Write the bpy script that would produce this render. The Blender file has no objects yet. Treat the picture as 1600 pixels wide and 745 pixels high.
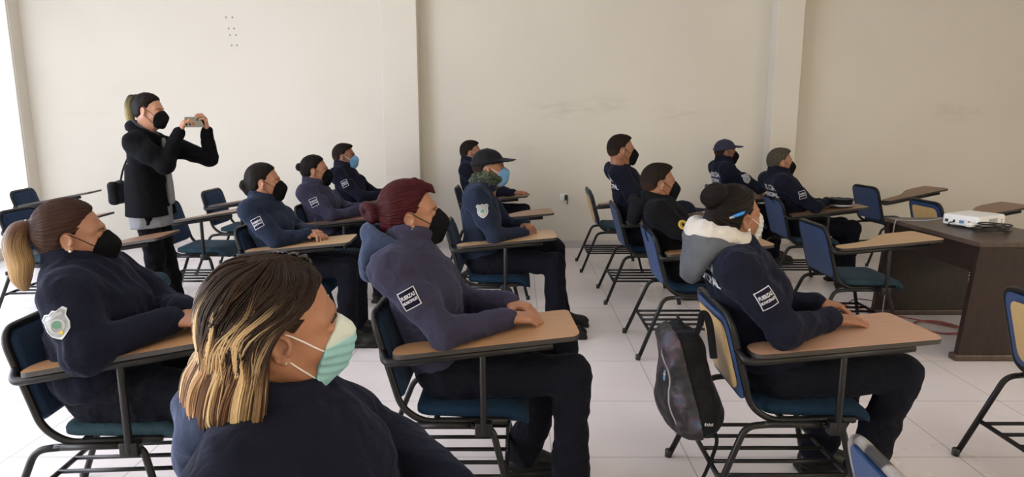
import bpy, bmesh, math, random
import numpy as np
from mathutils import Vector, Matrix
from mathutils.bvhtree import BVHTree
WIN_S = [1.95, 8.0, 8.8, 1.6, 4.8, 5.5]; FILL_S = 6; EXPO = 0.0  # last three window strengths and the ceiling strength drive added fill
WIN_C = [(.95, 1, 1.08), (.96, 1.02, 1.2), (1, 1.02, .97), (.96, 1.03, 1), (1.06, .84, .48), (1.06, .96, .74)]; FILL_C = (1.03, .98, 1.03)
random.seed(7); np.random.seed(7)
SC = bpy.context.scene
COL = SC.collection
R = math.radians
PI = math.pi

# ------------------------------------------------------------------ materials
def newmat(name):
    m = bpy.data.materials.new(name); m.use_nodes = True
    nt = m.node_tree; b = nt.nodes['Principled BSDF']
    return m, nt, b
def N(nt, t, **kw):
    n = nt.nodes.new(t)
    for k, v in kw.items():
        if k in n.inputs: n.inputs[k].default_value = v
        else: setattr(n, k, v)
    return n
def ramp(nt, stops, src):
    r = nt.nodes.new('ShaderNodeValToRGB')
    e = r.color_ramp.elements
    while len(e) < len(stops): e.new(0.5)
    for i, (p, c) in enumerate(stops):
        e[i].position = p; e[i].color = (*c, 1)
    nt.links.new(src, r.inputs[0]); return r
def coords(nt, scale=(1, 1, 1), kind='Object'):
    tc = nt.nodes.new('ShaderNodeTexCoord'); mp = nt.nodes.new('ShaderNodeMapping')
    mp.inputs['Scale'].default_value = scale
    nt.links.new(tc.outputs[kind], mp.inputs[0]); return mp.outputs[0]
def bump(nt, b, h, strength=.3, dist=.01):
    bp = nt.nodes.new('ShaderNodeBump'); bp.inputs['Strength'].default_value = strength
    bp.inputs['Distance'].default_value = dist
    nt.links.new(h, bp.inputs['Height']); nt.links.new(bp.outputs[0], b.inputs['Normal'])
def simple(name, col, rough=.5, metal=0, noise=.12, nscale=8, sheen=0, spec=.5, bmp=0, bscale=60, coat=0, sss=0):
    m, nt, b = newmat(name)
    n = N(nt, 'ShaderNodeTexNoise', Scale=nscale, Detail=4.0)
    nt.links.new(coords(nt), n.inputs['Vector'])
    lo = tuple(max(0, c * (1 - noise)) for c in col); hi = tuple(min(1, c * (1 + noise)) for c in col)
    r = ramp(nt, [(.3, lo), (.7, hi)], n.outputs['Fac'])
    nt.links.new(r.outputs[0], b.inputs['Base Color'])
    b.inputs['Roughness'].default_value = rough; b.inputs['Metallic'].default_value = metal
    b.inputs['Specular IOR Level'].default_value = spec
    if sheen:
        b.inputs['Sheen Weight'].default_value = sheen; b.inputs['Sheen Roughness'].default_value = .5
        b.inputs['Sheen Tint'].default_value = (.6, .7, 1, 1)
    if coat: b.inputs['Coat Weight'].default_value = coat
    if sss:
        b.inputs['Subsurface Weight'].default_value = sss
        b.inputs['Subsurface Radius'].default_value = (.012, .005, .003); b.inputs['Subsurface Scale'].default_value = .5
    if bmp:
        n2 = N(nt, 'ShaderNodeTexNoise', Scale=bscale, Detail=3.0)
        nt.links.new(coords(nt), n2.inputs['Vector']); bump(nt, b, n2.outputs['Fac'], bmp, .004)
    return m
def cloth(name, col, sheen=.25, rough=.85, spec=.07):
    m, nt, b = newmat(name)
    c = coords(nt)
    n = N(nt, 'ShaderNodeTexNoise', Scale=5.0, Detail=5.0); nt.links.new(c, n.inputs['Vector'])
    r = ramp(nt, [(.3, tuple(x * .88 for x in col)), (.7, tuple(x * 1.12 for x in col))], n.outputs['Fac'])
    nt.links.new(r.outputs[0], b.inputs['Base Color'])
    b.inputs['Roughness'].default_value = rough; b.inputs['Specular IOR Level'].default_value = spec
    b.inputs['Sheen Weight'].default_value = sheen; b.inputs['Sheen Roughness'].default_value = .45
    b.inputs['Sheen Tint'].default_value = (.55, .65, 1, 1)
    w = N(nt, 'ShaderNodeTexNoise', Scale=14.0, Detail=3.0, Distortion=1.2); nt.links.new(c, w.inputs['Vector'])
    bump(nt, b, w.outputs['Fac'], .45, .02)
    return m

M = {}
def wallmat(name, stains=False):
    m, nt, b = newmat(name); c = coords(nt)
    n = N(nt, 'ShaderNodeTexNoise', Scale=.7, Detail=5.0); nt.links.new(c, n.inputs['Vector'])
    r = ramp(nt, [(.3, (.625, .585, .515)), (.7, (.67, .63, .555))], n.outputs['Fac'])
    out = r.outputs[0]
    if stains:
        def spot(cx, cz, sx, sz, col, amt, prev, sc=6, lo=.42, hi=.62):
            mp = nt.nodes.new('ShaderNodeMapping'); tc = nt.nodes.new('ShaderNodeTexCoord')
            mp.inputs['Location'].default_value = (-cx / sx, 0, -cz / sz)
            mp.inputs['Scale'].default_value = (1 / sx, 0, 1 / sz)
            nt.links.new(tc.outputs['Object'], mp.inputs[0])
            g = N(nt, 'ShaderNodeTexGradient', gradient_type='SPHERICAL'); nt.links.new(mp.outputs[0], g.inputs[0])
            nn = N(nt, 'ShaderNodeTexNoise', Scale=float(sc), Detail=6.0); nt.links.new(coords(nt, (1, 1, 3)), nn.inputs['Vector'])
            rr = ramp(nt, [(lo, (0, 0, 0)), (hi, (1, 1, 1))], nn.outputs['Fac'])
            mu = N(nt, 'ShaderNodeMath', operation='MULTIPLY'); nt.links.new(g.outputs['Fac'], mu.inputs[0]); nt.links.new(rr.outputs[0], mu.inputs[1])
            m2 = N(nt, 'ShaderNodeMath', operation='MULTIPLY'); nt.links.new(mu.outputs[0], m2.inputs[0]); m2.inputs[1].default_value = amt * .55
            mx = N(nt, 'ShaderNodeMix', data_type='RGBA'); nt.links.new(m2.outputs[0], mx.inputs['Factor'])
            nt.links.new(prev, mx.inputs[6]); mx.inputs[7].default_value = (*col, 1)
            return mx.outputs[2]
        for a in ((.5, 1.60, .5, .16, (.36, .32, .25), .55), (1.0, 1.66, .35, .14, (.36, .32, .25), .5), (1.8, 1.55, .4, .12, (.38, .34, .27), .45),
                  (2.35, 1.50, .12, .07, (.3, .26, .2), .7), (4.95, 1.58, .45, .16, (.40, .35, .25), .5), (-4.9, 1.55, .3, .05, (.5, .45, .4), .5),
                  (1.3, .9, .5, .3, (.45, .40, .33), .3), (.1, 1.2, .6, .3, (.5, .45, .36), .3), (2.97, 1.6, .12, .04, (.35, .3, .22), .8)):
            out = spot(*a, out)
    nt.links.new(out, b.inputs['Base Color'])
    b.inputs['Roughness'].default_value = .62; b.inputs['Specular IOR Level'].default_value = .3
    n2 = N(nt, 'ShaderNodeTexNoise', Scale=45.0, Detail=4.0); nt.links.new(c, n2.inputs['Vector']); bump(nt, b, n2.outputs['Fac'], .12, .004)
    return m
M['wall'] = wallmat('wall_paint', True)
M['wall_plain'] = wallmat('wall_paint_plain')
M['white_paint'] = simple('white_paint', (.72, .70, .66), .5, noise=.03)
M['skirt'] = simple('skirting_tile', (.50, .47, .45), .35, noise=.06)
def floormat():
    m, nt, b = newmat('floor_tile'); 
    mp = nt.nodes.new('ShaderNodeMapping'); tc = nt.nodes.new('ShaderNodeTexCoord')
    nt.links.new(tc.outputs['Object'], mp.inputs[0]); mp.inputs['Location'].default_value = FLOOR_OFF
    br = nt.nodes.new('ShaderNodeTexBrick'); br.offset = 0; br.squash = 1
    br.inputs['Scale'].default_value = 1.0; br.inputs['Mortar Size'].default_value = .0028; br.inputs['Mortar Smooth'].default_value = .3
    br.inputs['Brick Width'].default_value = TILE; br.inputs['Row Height'].default_value = TILE
    br.inputs['Color1'].default_value = (.80, .75, .765, 1); br.inputs['Color2'].default_value = (.77, .72, .735, 1); br.inputs['Mortar'].default_value = (.36, .34, .33, 1)
    nt.links.new(mp.outputs[0], br.inputs['Vector'])
    n = N(nt, 'ShaderNodeTexNoise', Scale=1.3, Detail=6.0); nt.links.new(tc.outputs['Object'], n.inputs['Vector'])
    r = ramp(nt, [(.35, (.88, .87, .86)), (.65, (1, 1, 1))], n.outputs['Fac'])
    mx = N(nt, 'ShaderNodeMix', data_type='RGBA', blend_type='MULTIPLY'); mx.inputs['Factor'].default_value = 1
    nt.links.new(br.outputs['Color'], mx.inputs[6]); nt.links.new(r.outputs[0], mx.inputs[7])
    nt.links.new(mx.outputs[2], b.inputs['Base Color'])
    rr = N(nt, 'ShaderNodeMapRange'); nt.links.new(n.outputs['Fac'], rr.inputs[0]); rr.inputs[3].default_value = .22; rr.inputs[4].default_value = .38
    nt.links.new(rr.outputs[0], b.inputs['Roughness']); b.inputs['Specular IOR Level'].default_value = .45
    return m
TILE = .605
FLOOR_OFF = (-.755 + 10 * .605, -2.782 + 10 * .605, 0)
M['floor'] = floormat()
M['ceil'] = simple('ceiling_white', (.75, .73, .69), .8, noise=.03)
M['tube'] = simple('black_painted_tube', (.009, .0085, .0095), .36, noise=.3, nscale=20, spec=.28)
def worn():
    m, nt, b = newmat('worn_black_tube')
    n = N(nt, 'ShaderNodeTexNoise', Scale=16.0, Detail=6.0, Distortion=.6); nt.links.new(coords(nt), n.inputs['Vector'])
    r = ramp(nt, [(.44, (.03, .028, .03)), (.52, (.20, .18, .17)), (.66, (.28, .26, .25))], n.outputs['Fac'])
    nt.links.new(r.outputs[0], b.inputs['Base Color']); b.inputs['Roughness'].default_value = .45; return m
M['worn'] = worn()
M['alu'] = simple('bare_metal', (.62, .62, .63), .3, metal=.8)
M['blue_shell'] = simple('blue_back_shell', (.014, .050, .155), .42, noise=.18, nscale=5)
M['blue_pad'] = cloth('dark_blue_pad', (.016, .032, .068), sheen=.1)
M['seat_pad'] = cloth('teal_blue_seat', (.026, .052, .070), sheen=.1)
M['seat_shaded'] = cloth('shaded_blue_seat', (.008, .022, .045), sheen=.04)  # darker copy of the seat cloth, shade under sitters put into the colour
M['ply'] = simple('yellow_plywood', (.55, .37, .16), .45, noise=.08, nscale=12)
def woodlam(name, a, c2, rough=.35, sc=(1.5, 14, 1)):
    m, nt, b = newmat(name)
    n = N(nt, 'ShaderNodeTexNoise', Scale=6.0, Detail=7.0, Distortion=.5); nt.links.new(coords(nt, sc), n.inputs['Vector'])
    r = ramp(nt, [(.3, a), (.7, c2)], n.outputs['Fac']); nt.links.new(r.outputs[0], b.inputs['Base Color'])
    b.inputs['Roughness'].default_value = rough; b.inputs['Specular IOR Level'].default_value = .3; return m
M['tablet'] = woodlam('tan_laminate', (.32, .17, .085), (.38, .21, .105), .33)
M['tablet_sheen'] = woodlam('sheen_pale_laminate', (.40, .23, .155), (.45, .265, .18), .33)  # tan laminate paled, the reflection on it put into the colour
M['tablet_pale'] = woodlam('pale_laminate', (.40, .25, .13), (.47, .30, .16), .35)
M['tablet_dark'] = woodlam('brown_laminate', (.19, .10, .055), (.25, .14, .08), .35)
M['edge'] = simple('dark_edge_band', (.025, .02, .018), .5)
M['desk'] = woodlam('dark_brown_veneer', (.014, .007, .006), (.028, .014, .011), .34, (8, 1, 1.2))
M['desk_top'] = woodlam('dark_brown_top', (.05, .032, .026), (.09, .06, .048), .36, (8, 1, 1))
M['white_pl'] = simple('white_plastic', (.80, .80, .82), .35, noise=.02)
M['grey_pl'] = simple('grey_plastic', (.30, .30, .32), .4, noise=.05)
M['black_pl'] = simple('black_plastic', (.015, .015, .016), .4, noise=.1)
M['glass_dark'] = simple('lens_glass', (.01, .01, .015), .05, noise=0)
M['red_cable'] = simple('red_cable', (.32, .09, .07), .5)
M['black_cable'] = simple('black_cable', (.015, .014, .014), .5)
M['jkt_navy'] = cloth('navy_jacket', (.008, .009, .018), .06)
M['jkt_purple'] = cloth('faded_navy_jacket', (.034, .032, .058), .12)
M['jkt_blue'] = cloth('blue_navy_jacket', (.014, .020, .038), .12)
M['jkt_black'] = cloth('black_jacket', (.006, .006, .007), .03)
M['jkt_wool'] = cloth('black_wool', (.004, .004, .005), .02)
M['trs_navy'] = cloth('navy_trousers', (.006, .0065, .011), .03)
M['trs_black'] = cloth('black_trousers', (.005, .005, .006), .02)
M['hood_navy'] = cloth('hood_navy', (.030, .040, .075), .25)
M['hood_dark'] = cloth('hood_dark', (.018, .018, .022), .2)
M['grey_knit'] = cloth('grey_knit', (.085, .09, .10), .15)
M['fleece'] = simple('white_fleece', (.50, .46, .42), .95, noise=.08, nscale=30, sheen=.5, bmp=.8, bscale=90)
M['grey_shirt'] = cloth('grey_shirt', (.20, .20, .21), .1)
M['lapel'] = cloth('dark_grey_lapel', (.05, .05, .055), .2)
M['shoe'] = simple('black_shoe', (.006, .006, .006), .4, noise=.2, spec=.25)
M['mask_black'] = cloth('black_mask', (.004, .004, .005), .0, .85, .12)
M['mask_blue'] = simple('blue_surgical_mask', (.12, .27, .46), .8, noise=.05, bmp=.2)
M['mask_white'] = simple('white_mask', (.48, .48, .47), .8, noise=.04)
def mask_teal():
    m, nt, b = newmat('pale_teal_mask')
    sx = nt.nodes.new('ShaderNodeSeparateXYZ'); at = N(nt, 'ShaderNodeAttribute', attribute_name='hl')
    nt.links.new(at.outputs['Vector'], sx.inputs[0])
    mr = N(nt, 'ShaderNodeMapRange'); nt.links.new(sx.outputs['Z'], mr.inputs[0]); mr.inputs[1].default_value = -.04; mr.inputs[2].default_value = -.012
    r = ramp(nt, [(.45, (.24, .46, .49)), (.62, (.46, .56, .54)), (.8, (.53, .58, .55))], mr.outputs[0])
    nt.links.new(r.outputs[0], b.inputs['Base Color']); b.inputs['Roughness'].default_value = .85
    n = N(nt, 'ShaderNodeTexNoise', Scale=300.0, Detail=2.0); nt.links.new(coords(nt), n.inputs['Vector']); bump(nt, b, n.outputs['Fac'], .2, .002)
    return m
M['mask_teal'] = mask_teal()
M['strap'] = simple('white_elastic', (.75, .73, .70), .7)
M['strap_black'] = simple('black_elastic', (.01, .01, .01), .7)
def skin(name, c):
    m = simple(name, c, .48, noise=.10, nscale=18, spec=.4, sss=.12, bmp=.08, bscale=180); return m
M['skin_tan'] = skin('tan_skin', (.33, .155, .092))
M['skin_mid'] = skin('medium_skin', (.27, .12, .068))
M['skin_brown'] = skin('brown_skin', (.19, .08, .043))
M['skin_light'] = skin('light_skin', (.42, .21, .13))
M['eye_white'] = simple('eye_white', (.62, .58, .55), .25, noise=.03)
M['iris'] = simple('dark_iris', (.02, .01, .006), .1)
M['brow'] = simple('eyebrow_hair', (.02, .012, .008), .8)
def hairmat(name, c1, c2, rough=.5, tips=None, z0=0, z1=0, spec=.09):
    m, nt, b = newmat(name)
    at = N(nt, 'ShaderNodeAttribute', attribute_name='su')
    mp = nt.nodes.new('ShaderNodeMapping'); nt.links.new(at.outputs['Vector'], mp.inputs[0]); mp.inputs['Scale'].default_value = (26, 3, 1)
    n = N(nt, 'ShaderNodeTexNoise', Scale=1.0, Detail=5.0); nt.links.new(mp.outputs[0], n.inputs['Vector'])
    r = ramp(nt, [(.3, c1), (.72, c2)], n.outputs['Fac']); out = r.outputs[0]
    if tips:
        a2 = N(nt, 'ShaderNodeAttribute', attribute_name='hl'); sx = nt.nodes.new('ShaderNodeSeparateXYZ'); nt.links.new(a2.outputs['Vector'], sx.inputs[0])
        mr = N(nt, 'ShaderNodeMapRange'); nt.links.new(sx.outputs['Z'], mr.inputs[0]); mr.inputs[1].default_value = z0; mr.inputs[2].default_value = z1
        r2 = ramp(nt, [(.25, tips[0]), (.75, tips[1])], n.outputs['Fac'])
        ad = N(nt, 'ShaderNodeMath', operation='MULTIPLY_ADD'); nt.links.new(n.outputs['Fac'], ad.inputs[0]); ad.inputs[1].default_value = 1.0; 
        sb = N(nt, 'ShaderNodeMath', operation='SUBTRACT'); nt.links.new(mr.outputs[0], sb.inputs[0]); sb.inputs[1].default_value = .5; nt.links.new(sb.outputs[0], ad.inputs[2])
        ad.use_clamp = True
        mx = N(nt, 'ShaderNodeMix', data_type='RGBA'); nt.links.new(ad.outputs[0], mx.inputs['Factor']); nt.links.new(out, mx.inputs[6]); nt.links.new(r2.outputs[0], mx.inputs[7]); out = mx.outputs[2]
    nt.links.new(out, b.inputs['Base Color']); b.inputs['Roughness'].default_value = rough; b.inputs['Specular IOR Level'].default_value = spec
    bump(nt, b, n.outputs['Fac'], .9, .006)
    return m
M['hair_black'] = hairmat('black_hair', (.004, .003, .003), (.013, .009, .008), .35)
M['hair_brown'] = hairmat('dark_brown_hair', (.012, .007, .005), (.045, .026, .018), .38)
M['hair_ombre'] = hairmat('ombre_hair', (.012, .007, .005), (.045, .026, .018), .5, ((.10, .05, .028), (.34, .21, .11)), .035, -.075)
M['hair_auburn'] = hairmat('brown_hair', (.022, .010, .007), (.055, .027, .020), .36)
M['hair_red'] = hairmat('dyed_red_hair', (.020, .003, .005), (.065, .010, .014), .34)
M['hair_grey'] = hairmat('greying_hair', (.025, .019, .013), (.10, .088, .07), .6)
M['hair_short'] = hairmat('short_black_hair', (.006, .004, .003), (.016, .011, .008), .6, ((.035, .018, .011), (.075, .038, .023)), .02, -.075)
M['pony_blonde'] = hairmat('streaked_ponytail', (.05, .02, .012), (.12, .06, .035), .4, ((.30, .17, .08), (.52, .36, .18)), .03, -.09)
M['pony_gold'] = hairmat('gold_streak_ponytail', (.012, .008, .006), (.04, .03, .02), .4, ((.05, .035, .02), (.42, .36, .14)), .10, -.02)
def strandmat():
    m, nt, b = newmat('ombre_strands')
    at = N(nt, 'ShaderNodeAttribute', attribute_name='sc')
    nt.links.new(at.outputs['Color'], b.inputs['Base Color']); b.inputs['Roughness'].default_value = .45; b.inputs['Specular IOR Level'].default_value = .15
    return m
M['strands'] = strandmat()
M['patch_dark'] = cloth('patch_navy', (.008, .008, .02), .05)
M['thread_white'] = simple('white_thread', (.46, .45, .50), .7, noise=.05)
M['thread_back'] = simple('white_print', (.58, .58, .62), .6, noise=.03)
M['patch_back'] = cloth('back_panel_navy', (.03, .035, .07), .1)
M['shield'] = simple('silver_shield', (.25, .26, .27), .45, noise=.25, nscale=60)
M['shield_rim'] = simple('silver_rim', (.42, .43, .45), .4, noise=.05)
M['green'] = simple('green_thread', (.08, .22, .14), .7)
M['yellow'] = simple('yellow_thread', (.50, .36, .04), .7, noise=.1, nscale=80)
M['claw_blue'] = simple('blue_clip', (.02, .22, .65), .3)
M['pearl'] = simple('pearl_stud', (.75, .7, .6), .2)
def camo():
    m, nt, b = newmat('green_camouflage')
    v = N(nt, 'ShaderNodeTexNoise', Scale=38.0, Detail=2.0, Distortion=1.0); nt.links.new(coords(nt), v.inputs['Vector'])
    r = ramp(nt, [(.40, (.012, .016, .010)), (.47, (.035, .05, .022)), (.55, (.07, .085, .04)), (.62, (.02, .03, .015))], v.outputs['Fac'])
    r.color_ramp.interpolation = 'CONSTANT'
    nt.links.new(r.outputs[0], b.inputs['Base Color']); b.inputs['Roughness'].default_value = .9
    n2 = N(nt, 'ShaderNodeTexNoise', Scale=60.0, Detail=2.0); nt.links.new(coords(nt), n2.inputs['Vector']); bump(nt, b, n2.outputs['Fac'], .6, .006)
    return m
M['camo'] = camo()
def galaxy():
    m, nt, b = newmat('patterned_black_cloth')
    v = N(nt, 'ShaderNodeTexNoise', Scale=14.0, Detail=6.0, Distortion=.8); c = coords(nt); nt.links.new(c, v.inputs['Vector'])
    r = ramp(nt, [(.46, (.010, .009, .012)), (.56, (.035, .03, .042)), (.62, (.07, .035, .055)), (.68, (.03, .06, .10)), (.78, (.13, .13, .17))], v.outputs['Fac'])
    nt.links.new(r.outputs[0], b.inputs['Base Color']); b.inputs['Roughness'].default_value = .55
    w = N(nt, 'ShaderNodeTexNoise', Scale=12.0, Detail=4.0); nt.links.new(c, w.inputs['Vector']); bump(nt, b, w.outputs['Fac'], .5, .02)
    return m
M['galaxy'] = galaxy()
M['bag_black'] = cloth('black_nylon', (.008, .008, .009), .08, .6)
def glowmat(name, s, c=(.93, .97, 1)):
    m = bpy.data.materials.new(name); m.use_nodes = True; nt = m.node_tree
    nt.nodes.remove(nt.nodes['Principled BSDF'])
    e = nt.nodes.new('ShaderNodeEmission'); e.inputs[0].default_value = (*c, 1); e.inputs[1].default_value = s
    nt.links.new(e.outputs[0], nt.nodes['Material Output'].inputs[0]); return m

# ------------------------------------------------------------------ mesh helpers
def tag(o, label=None, cat=None, group=None, kind=None):
    if label: o['label'] = label
    if cat: o['category'] = cat
    if group: o['group'] = group
    if kind: o['kind'] = kind
    return o
def empty(name, loc=(0, 0, 0), rz=0, label=None, cat=None, group=None):
    o = bpy.data.objects.new(name, None); COL.objects.link(o); o.location = loc; o.rotation_euler = (0, 0, rz)
    o.empty_display_size = .1
    return tag(o, label, cat, group)
class G:
    """geometry collector: vertices, faces, material index per face"""
    def __init__(s): s.v = []; s.f = []; s.mi = []; s.mats = []; s.n = 0; s.attr = []
    def m(s, mat):
        if mat not in s.mats: s.mats.append(mat)
        return s.mats.index(mat)
    def add(s, verts, faces, mat, T=None):
        verts = np.asarray(verts, float).reshape(-1, 3)
        if T is not None:
            T = np.array(T); verts = verts @ T[:3, :3].T + T[:3, 3]
        s.v.append(verts); k = s.m(mat)
        off = s.n
        if isinstance(faces, np.ndarray): s.f.extend((faces + off).tolist()); s.mi.extend([k] * len(faces))
        else:
            for f in faces: s.f.append([i + off for i in f]); s.mi.append(k)
        s.n += len(verts); return s
    def build(s, name, parent=None, smooth=True, angle=None, attrs=None, bevel=0):
        me = bpy.data.meshes.new(name); V = np.concatenate(s.v)
        me.from_pydata(V.tolist(), [], s.f)
        for mt in s.mats: me.materials.append(mt if not isinstance(mt, str) else M[mt])
        me.polygons.foreach_set('material_index', s.mi)
        me.polygons.foreach_set('use_smooth', [bool(smooth)] * len(s.f))
        if attrs:
            for k, (typ, arr) in attrs.items():
                a = me.attributes.new(k, typ, 'POINT'); a.data.foreach_set('vector' if typ == 'FLOAT_VECTOR' else 'color', np.asarray(arr, np.float32).ravel())
        me.update(); me.validate()
        if smooth and angle: me.set_sharp_from_angle(angle=R(angle))
        o = bpy.data.objects.new(name, me); COL.objects.link(o)
        if parent: o.parent = parent
        if bevel:
            b = o.modifiers.new('bevel', 'BEVEL'); b.width = bevel; b.segments = 2; b.limit_method = 'ANGLE'; b.angle_limit = R(40)
        return o
def box(g, lo, hi, mat, T=None):
    x0, y0, z0 = lo; x1, y1, z1 = hi
    v = [(x0, y0, z0), (x1, y0, z0), (x1, y1, z0), (x0, y1, z0), (x0, y0, z1), (x1, y0, z1), (x1, y1, z1), (x0, y1, z1)]
    return g.add(v, [(0, 3, 2, 1), (4, 5, 6, 7), (0, 1, 5, 4), (1, 2, 6, 5), (2, 3, 7, 6), (3, 0, 4, 7)], mat, T)
def fillet(pts, r=.05, n=6):
    pts = [Vector(p) for p in pts]; out = [pts[0]]
    for i in range(1, len(pts) - 1):
        p = pts[i]; a = (pts[i - 1] - p); b = (pts[i + 1] - p)
        d = min(r, a.length * .48, b.length * .48); a.normalize(); b.normalize()
        s, e = p + a * d, p + b * d
        for k in range(n + 1):
            t = k / n; out.append(s * (1 - t) ** 2 + p * 2 * t * (1 - t) + e * t * t)
    out.append(pts[-1]); return out
def smoothpath(pts, n=8):
    P = [Vector(p) for p in pts]; P = [P[0] * 2 - P[1]] + P + [P[-1] * 2 - P[-2]]; out = []
    for i in range(1, len(P) - 2):
        for k in range(n):
            t = k / n
            out.append(.5 * ((2 * P[i]) + (P[i + 1] - P[i - 1]) * t + (2 * P[i - 1] - 5 * P[i] + 4 * P[i + 1] - P[i + 2]) * t * t + (3 * P[i] - P[i - 1] - 3 * P[i + 1] + P[i + 2]) * t ** 3))
    out.append(P[-2]); return out
def tube(g, pts, r, mat, n=10, flat=1.0, up=None, caps=True, closed=False):
    pts = [Vector(p) for p in pts]; rs = r if hasattr(r, '__len__') else [r] * len(pts)
    V = []; F = []; m = len(pts); prev = None
    for i, p in enumerate(pts):
        if closed: t = pts[(i + 1) % m] - pts[i - 1]
        else: t = pts[min(i + 1, m - 1)] - pts[max(i - 1, 0)]
        if t.length < 1e-9: t = Vector((0, 0, 1))
        t.normalize()
        if prev is None:
            ref = Vector(up) if up else (Vector((0, 0, 1)) if abs(t.z) < .9 else Vector((0, 1, 0)))
            a = (ref - t * ref.dot(t)).normalized()
        else:
            a = (prev - t * prev.dot(t)).normalized()
        prev = a; b = t.cross(a)
        for k in range(n):
            th = 2 * PI * k / n
            V.append(p + (a * math.cos(th) * flat + b * math.sin(th)) * rs[i])
    for i in range(m if closed else m - 1):
        for k in range(n):
            i2 = (i + 1) % m
            F.append((i * n + k, i * n + (k + 1) % n, i2 * n + (k + 1) % n, i2 * n + k))
    if caps and not closed:
        F.append(tuple(reversed(range(n)))); F.append(tuple(range((m - 1) * n, m * n)))
    return g.add(V, F, mat)
def roundpoly(pts, r, n=5):
    rs = r if hasattr(r, '__len__') else [r] * len(pts)
    out = []; m = len(pts)
    for i in range(m):
        p = Vector(pts[i]); a = Vector(pts[i - 1]) - p; b = Vector(pts[(i + 1) % m]) - p
        d = min(rs[i], a.length * .48, b.length * .48); a.normalize(); b.normalize()
        if d < 1e-5: out.append(p); continue
        s, e = p + a * d, p + b * d
        for k in range(n + 1):
            t = k / n; out.append(s * (1 - t) ** 2 + p * 2 * t * (1 - t) + e * t * t)
    return [(q[0], q[1]) for q in out]
def loft(g, poly, prof, mat, fn=None, capmat=None, botmat=None):
    """poly 2-D ccw outline; prof = [(inset, height)...]; inner rings inset towards centroid; closed at both ends"""
    P = np.array(poly); n = len(P); c = P.mean(0)
    nx = np.roll(P, -1, 0) - np.roll(P, 1, 0); nx /= np.linalg.norm(nx, axis=1)[:, None] + 1e-9
    nr = np.stack([-nx[:, 1], nx[:, 0]], 1)
    V = []; 
    for ins, h in prof:
        if ins >= 0 and ins < 1: Q = P + nr * ins
        else: Q = c + (P - c) * (ins - 1)      # ins in 1..2 : scale factor
        for q in Q: V.append((q[0], q[1], h))
    m = len(prof); F = []
    for i in range(m - 1):
        for k in range(n): F.append((i * n + k, i * n + (k + 1) % n, (i + 1) * n + (k + 1) % n, (i + 1) * n + k))
    V = np.array(V)
    if fn is not None: V = fn(V)
    g.add(V, F, mat); off = 0
    g.add(V[:n], [tuple(reversed(range(n)))], botmat or mat)
    g.add(V[-n:], [tuple(range(n))], capmat or mat)
    return g
def lathe(g, prof, mat, n=24, T=None):
    V = []; F = []
    for r, z in prof:
        for k in range(n): V.append((r * math.cos(2 * PI * k / n), r * math.sin(2 * PI * k / n), z))
    for i in range(len(prof) - 1):
        for k in range(n): F.append((i * n + k, i * n + (k + 1) % n, (i + 1) * n + (k + 1) % n, (i + 1) * n + k))
    F.append(tuple(reversed(range(n)))); F.append(tuple(range((len(prof) - 1) * n, len(prof) * n)))
    return g.add(V, F, mat, T)
def copy_tree(o, parent=None):
    c = o.copy(); COL.objects.link(c)
    c.parent = parent
    for ch in list(o.children): copy_tree(ch, c)
    return c
def frameT(origin, xax, zax):
    x = Vector(xax).normalized(); z = Vector(zax); z = (z - x * z.dot(x)).normalized(); y = z.cross(x)
    return Matrix(((x.x, y.x, z.x, origin[0]), (x.y, y.y, z.y, origin[1]), (x.z, y.z, z.z, origin[2]), (0, 0, 0, 1)))

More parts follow.
